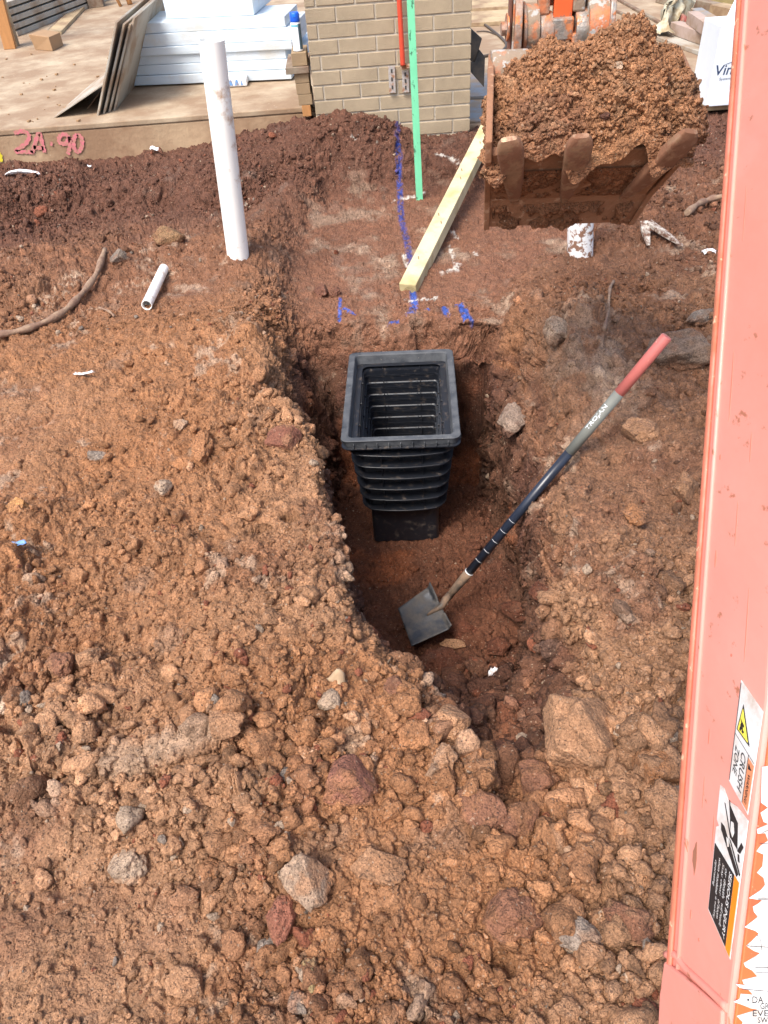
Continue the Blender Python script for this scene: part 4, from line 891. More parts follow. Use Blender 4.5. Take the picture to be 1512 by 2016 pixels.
# far left corner: studs, board pile, plank, carton offcut, sawhorse leg
def post(u0, v0, lean, wd_, dp, mt, lb, name='wall_stud', h=1.5, group='timber studs at the upper left', side=None):
    b = atz(u0, v0, SZ+.001); m_ = MB(); t = np.array([lean, 0, h]); P_ = [b, b+(wd_, 0, 0), b+(wd_, dp, 0), b+(0, dp, 0)]
    m_.hexa(P_+[p+t for p in P_]); return tag(m_.build(name, mt, None, .003), lb, 'stud', group)
post(8, 98, .12, .11, .045, M_WOOD, 'nearest orange timber stud at the left edge'); post(24, 92, .03, .055, .07, M_PALEW, 'pale stud right behind the nearest orange stud', group=None)
post(26, 62, .02, .12, .045, M_WOOD, 'second orange timber stud rising behind the grey board pile'); post(44, 30, .03, .08, .045, M_WOOD, 'thin third orange stud at the top left corner')
for k_, nm in enumerate(('bottom', 'second lowest', 'middle', 'second highest', 'top')):
    b = atz(36, 72, SZ)+np.array([-.005*k_, -.01*(k_ % 2), .001+.062*k_]); dr = np.array([.62, 2.6, 0]); wv = np.array([-.20, .06, 0])
    m = MB(); m.prism([b, b+dr, b+dr+wv, b+wv], (0, 0, .045)); tag(m.build('grey_board', M_BOARD, None, .003), nm+' grey board of the pile beside the orange studs', 'board', 'pile of long grey boards')
a, b, c_, d = [atz(u_, v_, SZ+.001) for u_, v_ in ((94, 69), (122, 68), (172, 14), (150, 14))]
m = MB(); m.prism([a, b, c_, d], (0, 0, .03)); tag(m.build('timber_plank', M_PALEW, None, .002), 'flat yellowish plank lying on the slab beside the grey board pile', 'plank')
a = atz(90, 66, SZ); b = atz(125, 32, SZ); m = MB(); m.prism([a, a+(.02, 0, 0), b+(.02, 0, 0), b], (0, 0, .02)); tag(m.build('timber_batten', M_OLDW, None), 'thin batten lying left of the flat yellowish plank', 'batten')
a, b = atz(70, 98, SZ+.001), atz(104, 101, SZ+.001); c2_ = atz(119, 95, SZ+.001)
m = MB(); m.hexa([a, b, c2_+(0, .12, 0), a+(.05, .28, 0), a+(-.02, -.01, .13), b+(0, 0, .115), c2_+(0, .12, .11), a+(.03, .28, .12)]); tag(m.build('carton_offcut', M_CARD, None, .004), 'small brown cardboard carton lying on the house slab', 'carton')
a = atz(176, 17, SZ); m = MB(); m.hexa([a, a+(.16, .05, 0), a+(.14, .2, 0), a+(-.02, .15, 0), a+(-.02, 0, .3), a+(.14, .05, .3), a+(.12, .2, .3), a+(-.04, .15, .3)]); tag(m.build('timber_block', M_OLDW, None, .004), 'upright grey brown timber block at the top edge left', 'block')
a = atz(238, 13, SZ); m = MB(); m.tube([a, a+np.array([-.12, .1, .3])], .018, 8); m.tube([a+np.array([.09, .1, 0]), a+np.array([.03, .2, .25])], .03, 8); tag(m.build('sawhorse_leg', M_WOOD, None), 'thin orange wooden prop standing at the top edge left', 'prop')
m = MB(); rg = np.random.default_rng(4)
for k_ in range(70):
    u_, v_ = rg.uniform(-20, 330), rg.uniform(95, 245)
    p = atz(u_, v_, SZ+.003)
    if p[1] < YS+.06 or p[0] > -1.85+.0*p[1]: continue
    s_ = rg.uniform(.004, .018); m.box(p+(0, 0, s_*.3), (s_*1.6, s_, s_*.6), rotz(rg.uniform(0, 3)))
tag(m.build('debris', M_CARD, None), 'crumbs and chips strewn over the house slab', 'debris', kind='stuff')
# ------------------------------------------------------------------ behind the pillar on the right
PZ = .022
def plate(pts, th, name, mt, lb, cat, bev=.002, group=None):
    m_ = MB(); m_.prism([np.array(p, float) for p in pts], th); return tag(m_.build(name, mt, None, bev), lb, cat, group)
for k_, (v0, v1, nm) in enumerate(((53, 30, 'lower of the two pale boards behind the pillar top'), (24, 2, 'upper of the two pale boards behind the pillar top'))):
    a, b = atz(915, v0+1, PZ), atz(1010, v0-5, PZ); c_, d = atz(1010, v1-5, PZ), atz(915, v1+1, PZ); plate([a, b, c_, d], (0, 0, .035), 'pale_board', M_PALEW, nm, 'board', group='pale boards behind the pillar')
hp = [atz(u_, v_, PZ+.012) for u_, v_ in ((915, 22), (945, 42), (975, 64), (994, 82), (996, 92), (984, 103), (966, 108), (945, 112))]
m = MB(); m.tube(smoothpath(hp, 8), .012, 10); tag(m.build('garden_hose', M_HOSE, None), 'dark hose looping on the dusty floor beside the pillar', 'hose')
hp = [atz(u_, v_, PZ+.008) for u_, v_ in ((938, 62), (960, 62), (985, 72), (995, 86))]; m = MB(); m.tube(smoothpath(hp, 6), .006, 8); tag(m.build('thin_cable', M_HOSE, None), 'thin cable arching inside the loop of the dark hose', 'cable')
a, b = aty(925, 122, 6.1), aty(936, 122, 6.1); q = [aty(915, 120, 6.05), aty(936, 122, 6.05), aty(949, 76, 6.05), aty(915, 45, 6.05)]
plate(q, (0, .03, 0), 'dark_duct', M_DUCT, 'dark metal sheet standing upper behind the right edge of the pillar', 'metal sheet')
q = [aty(915, 130, 5.98), aty(952, 168, 5.98), aty(954, 112, 5.98), aty(943, 96, 5.98), aty(930, 150, 5.98)]
plate([aty(915, 150, 5.98), aty(925, 140, 5.98), aty(953, 172, 5.98), aty(955, 112, 5.98), aty(944, 98, 5.98), aty(934, 123, 5.98), aty(915, 124, 5.98)][::-1], (0, .03, 0), 'dark_duct', M_DUCT, 'dark metal sheet standing lower down between pillar and bucket', 'metal sheet')
plate([atz(915, 196, PZ), atz(965, 194, PZ), atz(965, 150, PZ), atz(915, 145, PZ)], (0, 0, .02), 'grey_tile', M_TILE, 'grey slate sheet lying under the dark metal between pillar and bucket', 'tile')
plate([atz(915, 243, PZ), atz(950, 240, PZ), atz(946, 205, PZ), atz(932, 200, PZ), atz(915, 200, PZ)], (0, 0, .012), 'grey_tile', M_TILE, 'small grey tile offcut lying close to the pillar foot', 'tile')
# rubbish: long beams, bag, boards
def beam(u0, v0, u1, v1, wd_, th, mt, name, lb, cat, z0_=PZ, lift=0, group=None):
    a = atz(u0, v0, z0_+lift); b = atz(u1, v1, z0_+lift); d_ = b-a; d_[2] = 0; n = np.array([-d_[1], d_[0], 0])/np.linalg.norm(d_)*wd_
    return plate([a, b, b+n, a+n], (0, 0, th), name, mt, lb, cat, .003, group)
M_PAVE = mat('pinkish_board', (.40, .30, .25), .85, vary=.1, vscale=6, dirt=(.28, .19, .12), dirt_scale=5, dirt_amt=.4)
beam(1215, 52, 1405, 120, .17, .03, M_BOARD, 'wide_board', 'wide grey board running down right behind the bucket load', 'board')
beam(1317, 66, 1420, 104, .10, .09, M_PAVE, 'pink_beam', 'pinkish beam lying low, just behind the wide grey board', 'beam', lift=.033)
beam(1350, 46, 1425, 100, .09, .09, M_PAVE, 'pink_beam', 'pinkish beam crossing the other at a steep angle', 'beam', lift=.125)
beam(1358, 26, 1432, 72, .10, .04, M_TILE, 'grey_channel', 'grey metal channel resting behind the pinkish beams', 'channel', lift=.13)
beam(1212, 0, 1300, 50, .04, .02, M_OLDW, 'thin_batten', 'upper thin grey batten pointing at the rag', 'batten'); beam(1200, 20, 1290, 58, .03, .02, M_OLDW, 'thin_batten', 'lower thin batten pointing at the rag', 'batten')
beam(1290, 5, 1470, 48, .10, .10, M_OLDW, 'long_bearer', 'dark stained bearer lying behind the rubbish at top right', 'bearer'); beam(1340, -12, 1500, 28, .30, .20, mat('mossy_timber', (.30, .24, .10), .8, vary=.2, vscale=5), 'yellow_bearer', 'thick yellowish beam at the top right corner', 'beam')
beam(1393, 38, 1440, 48, .16, .12, M_PALEW, 'timber_block', 'square tan timber offcut behind the white carton', 'block')
def crumple(name, pts, z0_, hgt, mt, lb, cat, seed):
    P_ = np.array([atz(u_, v_, z0_) for u_, v_ in pts]); c_ = P_.mean(0); vs = [c_+(0, 0, hgt)]; n = 40; rings = 7; fs = []
    q = np.array([P_[int(k_*len(P_)/n) % len(P_)]*(1-(k_*len(P_)/n) % 1)+P_[(int(k_*len(P_)/n)+1) % len(P_)]*((k_*len(P_)/n) % 1) for k_ in range(n)])
    for r_ in range(1, rings+1):
        t = r_/rings
        for k_ in range(n): vs.append(c_+(q[k_]-c_)*t+np.array([0, 0, hgt*(1-t**2.2)]))
    V_ = np.array(vs); V_ = V_+np.stack([fbm(V_, .12, 4, seed+j, .65) for j in range(3)], 1)*hgt*.55
    V_[:, 2] = np.maximum(V_[:, 2], z0_)
    fs = [(0, 1+k_, 1+(k_+1) % n) for k_ in range(n)]+[(1+(r_-1)*n+k_, 1+r_*n+k_, 1+r_*n+(k_+1) % n, 1+(r_-1)*n+(k_+1) % n) for r_ in range(1, rings) for k_ in range(n)]
    m_ = MB(); m_.add(V_, fs, True); return tag(m_.build(name, mt, None), lb, cat)
crumple('plastic_rag', [(1297, 68), (1300, 50), (1312, 30), (1330, 14), (1362, 14), (1360, 30), (1338, 48), (1322, 48), (1315, 70)], PZ+.05, .24, M_RAG, 'crumpled cream plastic sheet draped over the rubbish at top right', 'rag', 4)
crumple('plastic_bottle', [(1335, 62), (1330, 50), (1350, 50), (1356, 62), (1345, 68)], PZ+.02, .10, mat('red_rubbish', (.30, .08, .06), .6, dirt=(.3, .25, .18), dirt_scale=9, dirt_amt=.5), 'reddish brown lump of rubbish under the plastic sheet', 'rubbish', 9)
# white carton with writing
ca = atz(1389, 211, .066); YC = ca[1]; zt = aty(1409, 52, YC)[2]; xr = ca[0]+.42
box = empty('white_carton', ca, 'white carton printed Vini Systems standing on the pale plank at the right', 'carton')
m = MB(); m.hexa([ca, (xr, YC, .066), (xr, YC+.3, .066), ca+(0, .3, 0), (ca[0], YC, zt), (xr, YC, zt), (xr, YC+.3, zt), (ca[0], YC+.3, zt)]); m.build('carton_body', mat('carton_white', (.74, .80, .86), .5, vary=.03), box, .006)
fl = aty(1452, 14, YC+.15); m = MB(); m.prism([(ca[0]+.006, YC+.002, zt+.0005), (xr, YC+.002, zt+.0005), (xr, YC+.16, zt+.14), (ca[0]+.13, YC+.16, zt+.14)], (0, .004, 0)); m.build('lid_flap', mat('carton_flap', (.66, .68, .76), .5, vary=.03), box)
for tx, (u0, v0), (u1, v1), bd in (('Vinidex', (1404, 160), (1451, 130), True), ('Systems', (1415, 161), (1441, 152), False)):
    a = aty(u0, v0, YC); b = aty(u1, v1, YC); V, Fc = textmesh('Vini' if bd else tx, 1, bd, 0 if not bd else .12); V = V-V.min(0); V = V/V.max(0)
    wv = b[0]-a[0]; hv = abs(aty(u0, 128, YC)[2]-aty(u0, 148, YC)[2]) if bd else .022
    z_ = aty(u0, 149, YC)[2] if bd else aty(u0, 160, YC)[2]
    m = MB(); m.add([(a[0]+p[0]*wv, YC-.002, z_+p[1]*hv) for p in V], Fc); m.build('printed_word', mat('navy_print', (.03, .055, .12), .5), box)
a = aty(1428, 127, YC); m = MB(); ribbon(m, smoothpath([a, a+np.array([.03, 0, .009]), a+np.array([.075, 0, .012])], 6), .004, (0, -1, 0), .003); m.build('logo_arc', mat('navy_arc', (.03, .055, .12), .5), box)
# ------------------------------------------------------------------ the digger
ex = empty('excavator', (.55, .6, 0), 'faded orange mini digger, boom pink with glare at the right and its loaded bucket raised over the trench', 'excavator')
L0 = atd(1310, 2016, 1.0); L1 = atd(1455, 0, 1.16); E0 = atd(1434, 2016, .87)
SN = np.cross(L1-L0, E0-L0); SN /= np.linalg.norm(SN)
if SN[0] > 0: SN = -SN             # outward normal of the side that faces left
E1 = atplane(1512, 1375, L0, SN); uL = L1-L0; uE = E1-E0
def Lp(t): return L0+uL*t
def Ep(t): return E0+uE*t
TH = .17
kE = np.linalg.norm(uL)/np.linalg.norm(uE)
# upper part: keep the boom from flaring without end
pl = [Lp(-.35), Lp(0), Lp(1.0), Lp(1.75)]; eu = [Ep(-.35*kE), Ep(0), Ep(1.0)]
w_dir = (Ep(1.0)-Lp(.28)); w_dir = w_dir/np.linalg.norm(w_dir); wT = np.linalg.norm(Ep(1.0)-Lp(.28))
eu += [Lp(1.0)+(Ep(1.0)-Lp(np.linalg.norm(uE)/np.linalg.norm(uL)))*1.0, Lp(1.75)+(Ep(1.0)-Lp(np.linalg.norm(uE)/np.linalg.norm(uL)))*.8]
poly = pl+eu[::-1]
boom = MB(); boom.prism(poly, -SN*TH); boomo = boom.build('boom', M_PAINT, ex, .006, 3)
UD = uL/np.linalg.norm(uL); WD = np.cross(SN, UD)
if WD[2] < 0: WD = -WD
def sp(u_, v_): return atplane(u_, v_, L0, SN)
# rounded flange along the far edge, with chipped paint
m = MB(); e = [Lp(-.35), Lp(.02), Lp(.3), Lp(.6), Lp(1.0), Lp(1.75)]
m.prism([e[0], e[-1], e[-1]+WD*.010, e[0]+WD*.010], SN*.006); m.build('edge_flange', M_EDGE, boomo, .003, 2)
m = MB(); m.tube([Lp(-.35)+WD*.024+SN*.001, Lp(1.75)+WD*.024+SN*.001], .0035, 10); m.build('pressed_ridge', M_PAINT, boomo)
# face turned to the driver
FN = np.cross(uE, SN); FN /= np.linalg.norm(FN)
if FN@(CAM-E0) < 0: FN = -FN
m = MB(); q = [Ep(-.35*kE)+FN*.001-SN*.004, Ep(1.0)+FN*.001-SN*.004, Ep(1.0)+FN*.001-SN*(TH-.012), Ep(-.35*kE)+FN*.001-SN*(TH-.012)]; m.prism(q, FN*.004); m.build('upper_face', M_PAINT2, boomo, .003, 2)
# weld patch near the bottom
m = MB(); q = [sp(1322, 1885), sp(1350, 1915), sp(1436, 1992), Ep(-.1), Ep(-.35*kE), Lp(-.35), Lp(-.02)]
m.prism([sp(1316, 1892), sp(1350, 1918), sp(1432, 1990), sp(1430, 2120), sp(1300, 2120), sp(1307, 1960)], SN*.007); m.build('doubler_plate', M_PAINT, boomo, .004, 3)
m = MB(); m.tube(smoothpath([sp(1312, 1880), sp(1330, 1880), sp(1350, 1906), sp(1392, 1945), sp(1433, 1985)], 5), [.005]*21, 10); m.build('weld_bead', M_PAINT, boomo)
m = MB(); c_ = sp(1368, 1688); m.prism([c_+UD*.017*math.cos(a)*(1+.4*math.sin(3*a))+WD*.005*math.sin(a) for a in np.linspace(0, 6.1, 12)], SN*.0005)
m.build('paint_chip', mat('chip_grey', (.30, .13, .08), .6), boomo)
for cu, cv, r1, r2 in ((1440, 760, .0012, .05), (1466, 420, .001, .04), (1450, 1030, .0008, .03), (1470, 1230, .0008, .045), (1478, 880, .001, .02), (1385, 1560, .0008, .02), (1400, 1760, .001, .012), (1360, 1800, .0015, .006), (1409, 1100, .002, .012), (1396, 1450, .0015, .010), (1404, 1640, .001, .022), (1418, 900, .002, .004), (1440, 1290, .002, .002), (1376, 1850, .002, .002)):
    c_ = sp(cu, cv); m = MB(); m.prism([c_+UD*r2*math.cos(a)+WD*r1*math.sin(a) for a in np.linspace(0, 5.8, 10)], SN*.0004); m.build('scratch', mat('scratch_tone', (.60, .19, .13), .6), boomo)
# warning stickers on the side
s1 = Surf(sp(1461, 1339), sp(1504, 1401), sp(1474, 1604), sp(1437, 1537), SN); st1 = MB(); s1.poly(st1, [(0, 0), (1, 0), (1, 1), (0, 1)], .0006); sticker = st1.build('crush_sticker', M_STICK, boomo)
m = MB(); s1.poly(m, [(.24, .17), (.70, .44), (.09, .46)], .0016, .0004); m.build('sign_border', M_INK, sticker)
m = MB(); s1.poly(m, [(.26, .21), (.62, .425), (.15, .44)], .0022, .0004); m.build('sign_triangle', M_YELS, sticker)
m = MB()
for q in ([(.24, .31), (.42, .33), (.40, .35), (.30, .345)], [(.28, .34), (.34, .34), (.38, .37), (.31, .40), (.26, .37)], [(.36, .375), (.44, .385), (.40, .41), (.34, .405)], [(.25, .385), (.30, .38), (.29, .42), (.24, .42)]): s1.poly(m, q, .0028, .0004)
m.build('hand_pictogram', M_INK, sticker)
m = MB(); s1.poly(m, [(0.02, .515), (.98, .515), (.98, .519), (.02, .519)], .0016, .0003); s1.poly(m, [(.02, .02), (.04, .02), (.04, .98), (.02, .98)], .0016, .0003); s1.poly(m, [(.70, .52), (.715, .52), (.715, .98), (.70, .98)], .0016, .0003)
s1.text(m, 'CRUSH', .40, .57, .22, .36, .0018, True, rot=True); s1.text(m, 'ZONE', .12, .60, .20, .26, .0018, True, rot=True); m.build('sticker_text', M_GREYINK, sticker)
m = MB(); s1.poly(m, [(.73, .54), (.98, .54), (.98, .98), (.73, .98)], .0016, .0004); m.build('warning_bar', mat('faded_bar', (.62, .24, .12), .5), sticker)
m = MB(); s1.text(m, 'WARNING', .80, .66, .11, .28, .0024, True, rot=True); s1.poly(m, [(.79, .575), (.93, .60), (.79, .63)], .0024, .0003); m.build('warning_word', M_INK, sticker)
s2 = Surf(sp(1420, 1545), sp(1475, 1616), sp(1439, 1889), sp(1396, 1790), SN)
m = MB(); s2.poly(m, [(0, 0.0), (.14, -.01), (.33, .04), (.62, .0), (1, 0), (1, 1), (0, 1), (0, .34), (.10, .30), (0, .28)], .0006); sticker = m.build('injury_sticker', M_STICK, boomo)
m = MB(); s2.poly(m, [(.03, .46), (.80, .455), (.80, .985), (.03, .985)], .0016, .0004); m.build('text_panel', M_INK, sticker)
m = MB(); s2.poly(m, [(.815, .455), (.985, .455), (.985, .99), (.815, .99)], .0016, .0004); m.build('orange_bar', M_ORS, sticker)
m = MB()
for q in ([(.42, .05), (.72, .10), (.80, .27), (.52, .26)], [(.18, .25), (.30, .245), (.93, .41), (.88, .445), (.20, .30)], [(.90, .19), (.98, .20), (.90, .27), (.80, .28)], [(.36, .02), (.39, .02), (.56, .22), (.53, .22)], [(.22, .08), (.25, .08), (.56, .26), (.53, .265)], [(.50, .275), (.55, .275), (.99, .395), (.97, .41)], [(.83, .29), (.88, .285), (.92, .33), (.86, .335)]): s2.poly(m, q, .0016, .0004)
m.build('boom_pictogram', M_INK, sticker)
m = MB(); s2.poly(m, [(.52, .14), (.60, .13), (.66, .19), (.62, .235), (.53, .21)], .0024, .0003); s2.poly(m, [(.42, .29), (.49, .285), (.54, .33), (.49, .345)], .0024, .0003)
s2.text(m, 'SERIOUS INJURY', .62, .475, .13, .48, .0024, True, rot=True)
for tx, u0, v0, l_ in (('or death', .50, .50, .22), ('will result', .50, .76, .17), ('Stay clear', .37, .50, .24), ('of boom', .37, .78, .14), ('when machine', .24, .50, .28), ('is working', .24, .80, .16), ('operating', .10, .56, .20)): s2.text(m, tx, u0, v0, .085, l_, .0024, False, rot=True)
m.build('white_text', M_STICK, sticker)
# torn white sticker on the driver's face
FP = E0+FN*.0052
def fpn(u_, v_): return atplane(u_, v_, FP, FN)
jag = [(1560, 1500), (1500, 1510), (1498, 1580), (1512, 1590), (1497, 1600), (1503, 1618), (1513, 1622), (1490, 1632), (1491, 1641), (1506, 1640), (1512, 1655), (1497, 1665), (1489, 1676), (1503, 1682), (1501, 1705), (1490, 1718), (1503, 1728), (1506, 1742), (1498, 1752), (1474, 1768), (1500, 1772), (1494, 1778), (1482, 1785), (1484, 1795), (1492, 1805), (1466, 1825), (1486, 1832), (1494, 1838), (1481, 1851), (1469, 1862), (1484, 1872), (1496, 1876), (1488, 1882), (1464, 1896), (1467, 1903), (1480, 1910), (1491, 1922), (1461, 1929), (1464, 1937), (1474, 1940), (1448, 1937), (1456, 1944), (1474, 1949), (1482, 1958), (1458, 1956), (1456, 1966), (1444, 1972), (1464, 1979), (1478, 1985), (1492, 1987), (1469, 1994), (1450, 2000), (1462, 2012), (1456, 2040), (1560, 2050)]
m = MB(); m.prism([fpn(*p) for p in jag], FN*.0006); torn = m.build('torn_label', M_STICK, boomo)
FP2 = E0+FN*.0066
def fpt(u_, v_): return atplane(u_, v_, FP2, FN)
for tx, u0, v0, u1, v1 in (('\u2022 DA', 1471, 1975, 1503, 1962), ('GR', 1497, 1987, 1514, 1975), ('EVE', 1482, 2001, 1513, 1989), ('SW', 1492, 2014, 1512, 2003)):
    V, Fc = textmesh(tx); V = V-V.min(0); V = V/V.max(0); m = MB(); m.add([fpt(u0+p[0]*(u1-u0), v0+p[1]*(v1-v0)) for p in V], Fc); m.build('label_word', M_GREYINK, torn)
for pts in ([(1490, 1768), (1530, 1768)], [(1492, 1771), (1530, 1771)], [(1470, 1862), (1530, 1866)], [(1486, 1905), (1530, 1905)], [(1488, 1915), (1530, 1915)], [(1500, 1640), (1512, 1634), (1530, 1634)], [(1490, 1840), (1497, 1850), (1500, 1872)], [(1512, 1882), (1512, 1912)], [(1460, 1947), (1530, 1953)], [(1495, 1660), (1530, 1662)]): m = MB(); ribbon(m, [fpt(*p) for p in pts], .0006, FN, .0003); m.build('label_line', M_GREYINK, torn)
# bucket frame: l across, r away from the driver, z up
AZ_L = math.atan2(.332, 2.05); RA = np.array([math.sin(AZ_L), math.cos(AZ_L), 0]); RB = rotz(math.radians(-1.5))@np.array([1., 0, 0])
def BW(z_): return np.interp(z_, [.78, 1.06, 1.3], [.388, .482, .50])
def BP(l, r, z_): return RA*r+RB*(l*BW(z_))+np.array([0, 0, z_-.012*l])
PRF = [(1.885, 1.045), (1.945, .955), (2.035, .865), (2.085, .775), (2.20, .735), (2.36, .80), (2.47, .93), (2.49, 1.04)]
def shell(pr, th, name, mt, par, l0=0, l1=1, bev=.003):
    P_ = np.array(pr, float); t = np.gradient(P_, axis=0); n = np.stack([-t[:, 1], t[:, 0]], 1); n /= np.linalg.norm(n, axis=1, keepdims=True); n = -n
    if n[0, 0] > 0: n = -n
    Q_ = P_-n*th; NL = 8; vs = []
    for k_ in range(NL+1):
        l = l0+(l1-l0)*k_/NL
        for a in (P_, Q_):
            for r_, z_ in a: vs.append(BP(l, r_, z_))
    n_ = len(P_); I = lambda k_, s_, i: k_*2*n_+s_*n_+i; fs = []
    for k_ in range(NL):
        for i in range(n_-1): fs.append((I(k_, 0, i), I(k_, 0, i+1), I(k_+1, 0, i+1), I(k_+1, 0, i))); fs.append((I(k_, 1, i), I(k_+1, 1, i), I(k_+1, 1, i+1), I(k_, 1, i+1)))
        for i in (0, n_-1): fs.append((I(k_, 0, i), I(k_+1, 0, i), I(k_+1, 1, i), I(k_, 1, i)))
    for k_ in (0, NL):
        for i in range(n_-1): fs.append((I(k_, 0, i), I(k_, 1, i), I(k_, 1, i+1), I(k_, 0, i+1)))
    m_ = MB(); m_.add(vs, fs); return m_.build(name, mt, par, bev)
bko = shell(PRF[2:], .012, 'bucket', M_BUCK, ex)
shell([(1.905, 1.015), (1.945, .955), (2.03, .868)], .024, 'cutting_lip', M_BUCK, bko, .02, .98, .004)
side = [(1.885, 1.05), (1.90, 1.0), (2.03, .86), (2.08, .768), (2.20, .727), (2.37, .79), (2.48, .945), (2.50, 1.05), (2.42, 1.12), (2.34, 1.135), (2.05, 1.11)]
for l, e in ((-.012, -.016), (1.0, .016)):
    m = MB(); m.prism([BP(l, r_, z_) for r_, z_ in side], RB*abs(e)*(1 if e > 0 else 1)); m.build('side_plate', M_BUCK, bko, .003)
# caked soil on the belly of the bucket
def cake(l0, l1, rz0, rz1, amp, name, seed, dens=(150, 50)):
    nl, nr_ = dens; a = np.linspace(l0, l1, nl); b = np.linspace(0, 1, nr_); AA, BB = np.meshgrid(a, b, indexing='ij')
    r_ = rz0[0]+(rz1[0]-rz0[0])*BB; z_ = rz0[1]+(rz1[1]-rz0[1])*BB; sh_ = r_.shape
    V = np.stack([BP(l, rr, zz) for l, rr, zz in zip(AA.ravel(), r_.ravel(), z_.ravel())])
    nn = np.array([rz1[1]-rz0[1], 0, -(rz1[0]-rz0[0])]); nrm = -(RA*abs(rz1[1]-rz0[1])+np.array([0, 0, abs(rz1[0]-rz0[0])])); nrm /= np.linalg.norm(nrm)
    d, idv, d2 = worley(V+seed, .045, seed); d3, id3, _ = worley(V+seed, .018, seed+3)
    edge = (np.clip(np.minimum(BB, 1-BB)*6, 0, 1)*np.clip(np.minimum(AA-l0, l1-AA)*25, 0, 1)).ravel()
    h = (np.sqrt(np.clip(1-(d/.8)**2, 0, 1))*idv*.7+.35*np.sqrt(np.clip(1-(d3/.8)**2, 0, 1))*id3+.5*fbm(V, .06, 4, seed)-.12)*amp*edge-.002
    V = V+nrm*h[:, None]; ix = np.arange(nl*nr_).reshape(nl, nr_); Fq = np.stack([ix[:-1, :-1], ix[:-1, 1:], ix[1:, 1:], ix[1:, :-1]], 2).reshape(-1, 4)
    col = np.repeat(np.array([[.24, .105, .05]]), len(V), 0)*(1+.4*fbm(V, .05, 4, seed+1)[:, None]); me_ = npmesh(name, V, Fq, np.clip(col, .03, .6)); me_.materials.append(MSOIL)
    return link(name, me_, None, bko)
cake(.03, .97, (2.045, .853), (2.092, .775), .045, 'caked_soil', 3)
cake(.03, .90, (1.93, .965), (2.035, .864), .022, 'caked_soil', 13)
# teeth
for tl, bl_ in ((.095, .175), (.425, .475), (.93, .83)):
    m = MB(); secs = []
    for t_, wd_, th_ in ((0, .009, .004), (.12, .015, .009), (.45, .025, .016), (.78, .031, .016), (.90, .030, .013), (.96, .026, .010), (1.0, .018, .006)):
        l = bl_+(tl-bl_)*t_; r_ = 2.005+(1.835-2.005)*t_; z_ = .868+(1.072-.868)*t_; c_ = BP(l, r_, z_)+np.array([0, 0, 0])
        ax_ = BP(tl, 1.862, 1.068)-BP(bl_, 2.028, .868); ax_ /= np.linalg.norm(ax_); nn = -np.cross(RB, ax_); nn = nn if nn[1] < 0 else -nn; sdv = np.cross(nn, ax_)
        SE = lambda q: math.copysign(abs(q)**.5, q)
        secs.append([c_+sdv*wd_*SE(math.cos(a))+nn*th_*(SE(math.sin(a))+.55) for a in np.linspace(0, 2*math.pi, 17)[:-1]])
    n = 16; vs = [p for s_ in secs for p in s_]; fs = [(k_*n+i, k_*n+(i+1) % n, (k_+1)*n+(i+1) % n, (k_+1)*n+i) for k_ in range(6) for i in range(n)]
    m.add(vs, fs, True); m.add(secs[0], [tuple(range(n))]); m.add(secs[6], [tuple(range(n))]); m.build('tooth', M_TOOTH, bko, .003)
# heap of soil in the bucket
lk = [-.05, 0, .05, .12, .2, .3, .38, .45, .52, .6, .68, .735, .78, .88, .97, 1.02, 1.07]
vk = [300, 225, 205, 170, 132, 108, 98, 92, 78, 56, 44, 62, 94, 98, 112, 150, 240]
RS = 2.10; zs = []
for l, v_ in zip(lk, vk):
    zz = np.linspace(.8, 1.5, 141); pv = [projn(BP(l, RS, z_)[None])[1][0] for z_ in zz]; zs.append(np.interp(-v_, -np.array(pv), zz) if False else np.interp(v_, pv[::-1], zz[::-1]))
nl, nr_ = 460, 420; a = np.linspace(-.045, 1.06, nl); b = np.linspace(0, 1, nr_); AA, BB = np.meshgrid(a, b, indexing='ij'); ZT = np.interp(AA, lk, zs)
rr = 1.876+(2.42-1.876)*BB**1.5; zfr = .992-.03*np.sin(AA*14+1)-.015*np.sin(AA*31)
up = np.clip((rr-1.876)/(RS-1.876), 0, 1); dn = np.clip((rr-RS)/(2.42-RS), 0, 1)
ZZ = zfr+(ZT-zfr)*(up**.42)-(ZT-1.0)*dn**2.2
LA2 = AA+.0; V = RA[None]*rr.reshape(-1, 1)+RB[None]*((LA2*np.interp(ZZ, [.78, 1.06, 1.3], [.388, .482, .49])).reshape(-1, 1))+np.array([0, 0, 1.])[None]*(ZZ-.012*AA).reshape(-1, 1)
ix = np.arange(nl*nr_).reshape(nl, nr_); Fq = np.stack([ix[:-1, :-1], ix[1:, :-1], ix[1:, 1:], ix[:-1, 1:]], 2).reshape(-1, 4)
G = V.reshape(nl, nr_, 3); nn = np.cross(np.gradient(G, axis=0), np.gradient(G, axis=1)).reshape(-1, 3); nn /= np.linalg.norm(nn, axis=1, keepdims=True)+1e-9
hs = np.zeros(len(V))
for sc, am, pw, sd_ in ((.11, .022, 1.5, 201), (.045, .010, 1.1, 211), (.020, .0075, .8, 221), (.010, .0045, .6, 231)):
    d, idv, d2 = worley(V+np.stack([vnoise(V, .03, 5+k_) for k_ in range(3)], 1)*.008, sc, sd_); e = sstep(0, .25, d2-d); hs += am*np.sqrt(np.clip(1-(d/.75)**2, 0, 1))*idv**pw*e-am*.2*(1-e)
hs += fbm(V, .10, 6, 240, .70)*.042-.010; hs *= (.35+.65*sstep(0, .12, BB.ravel()))
VH = V+nn*hs[:, None]
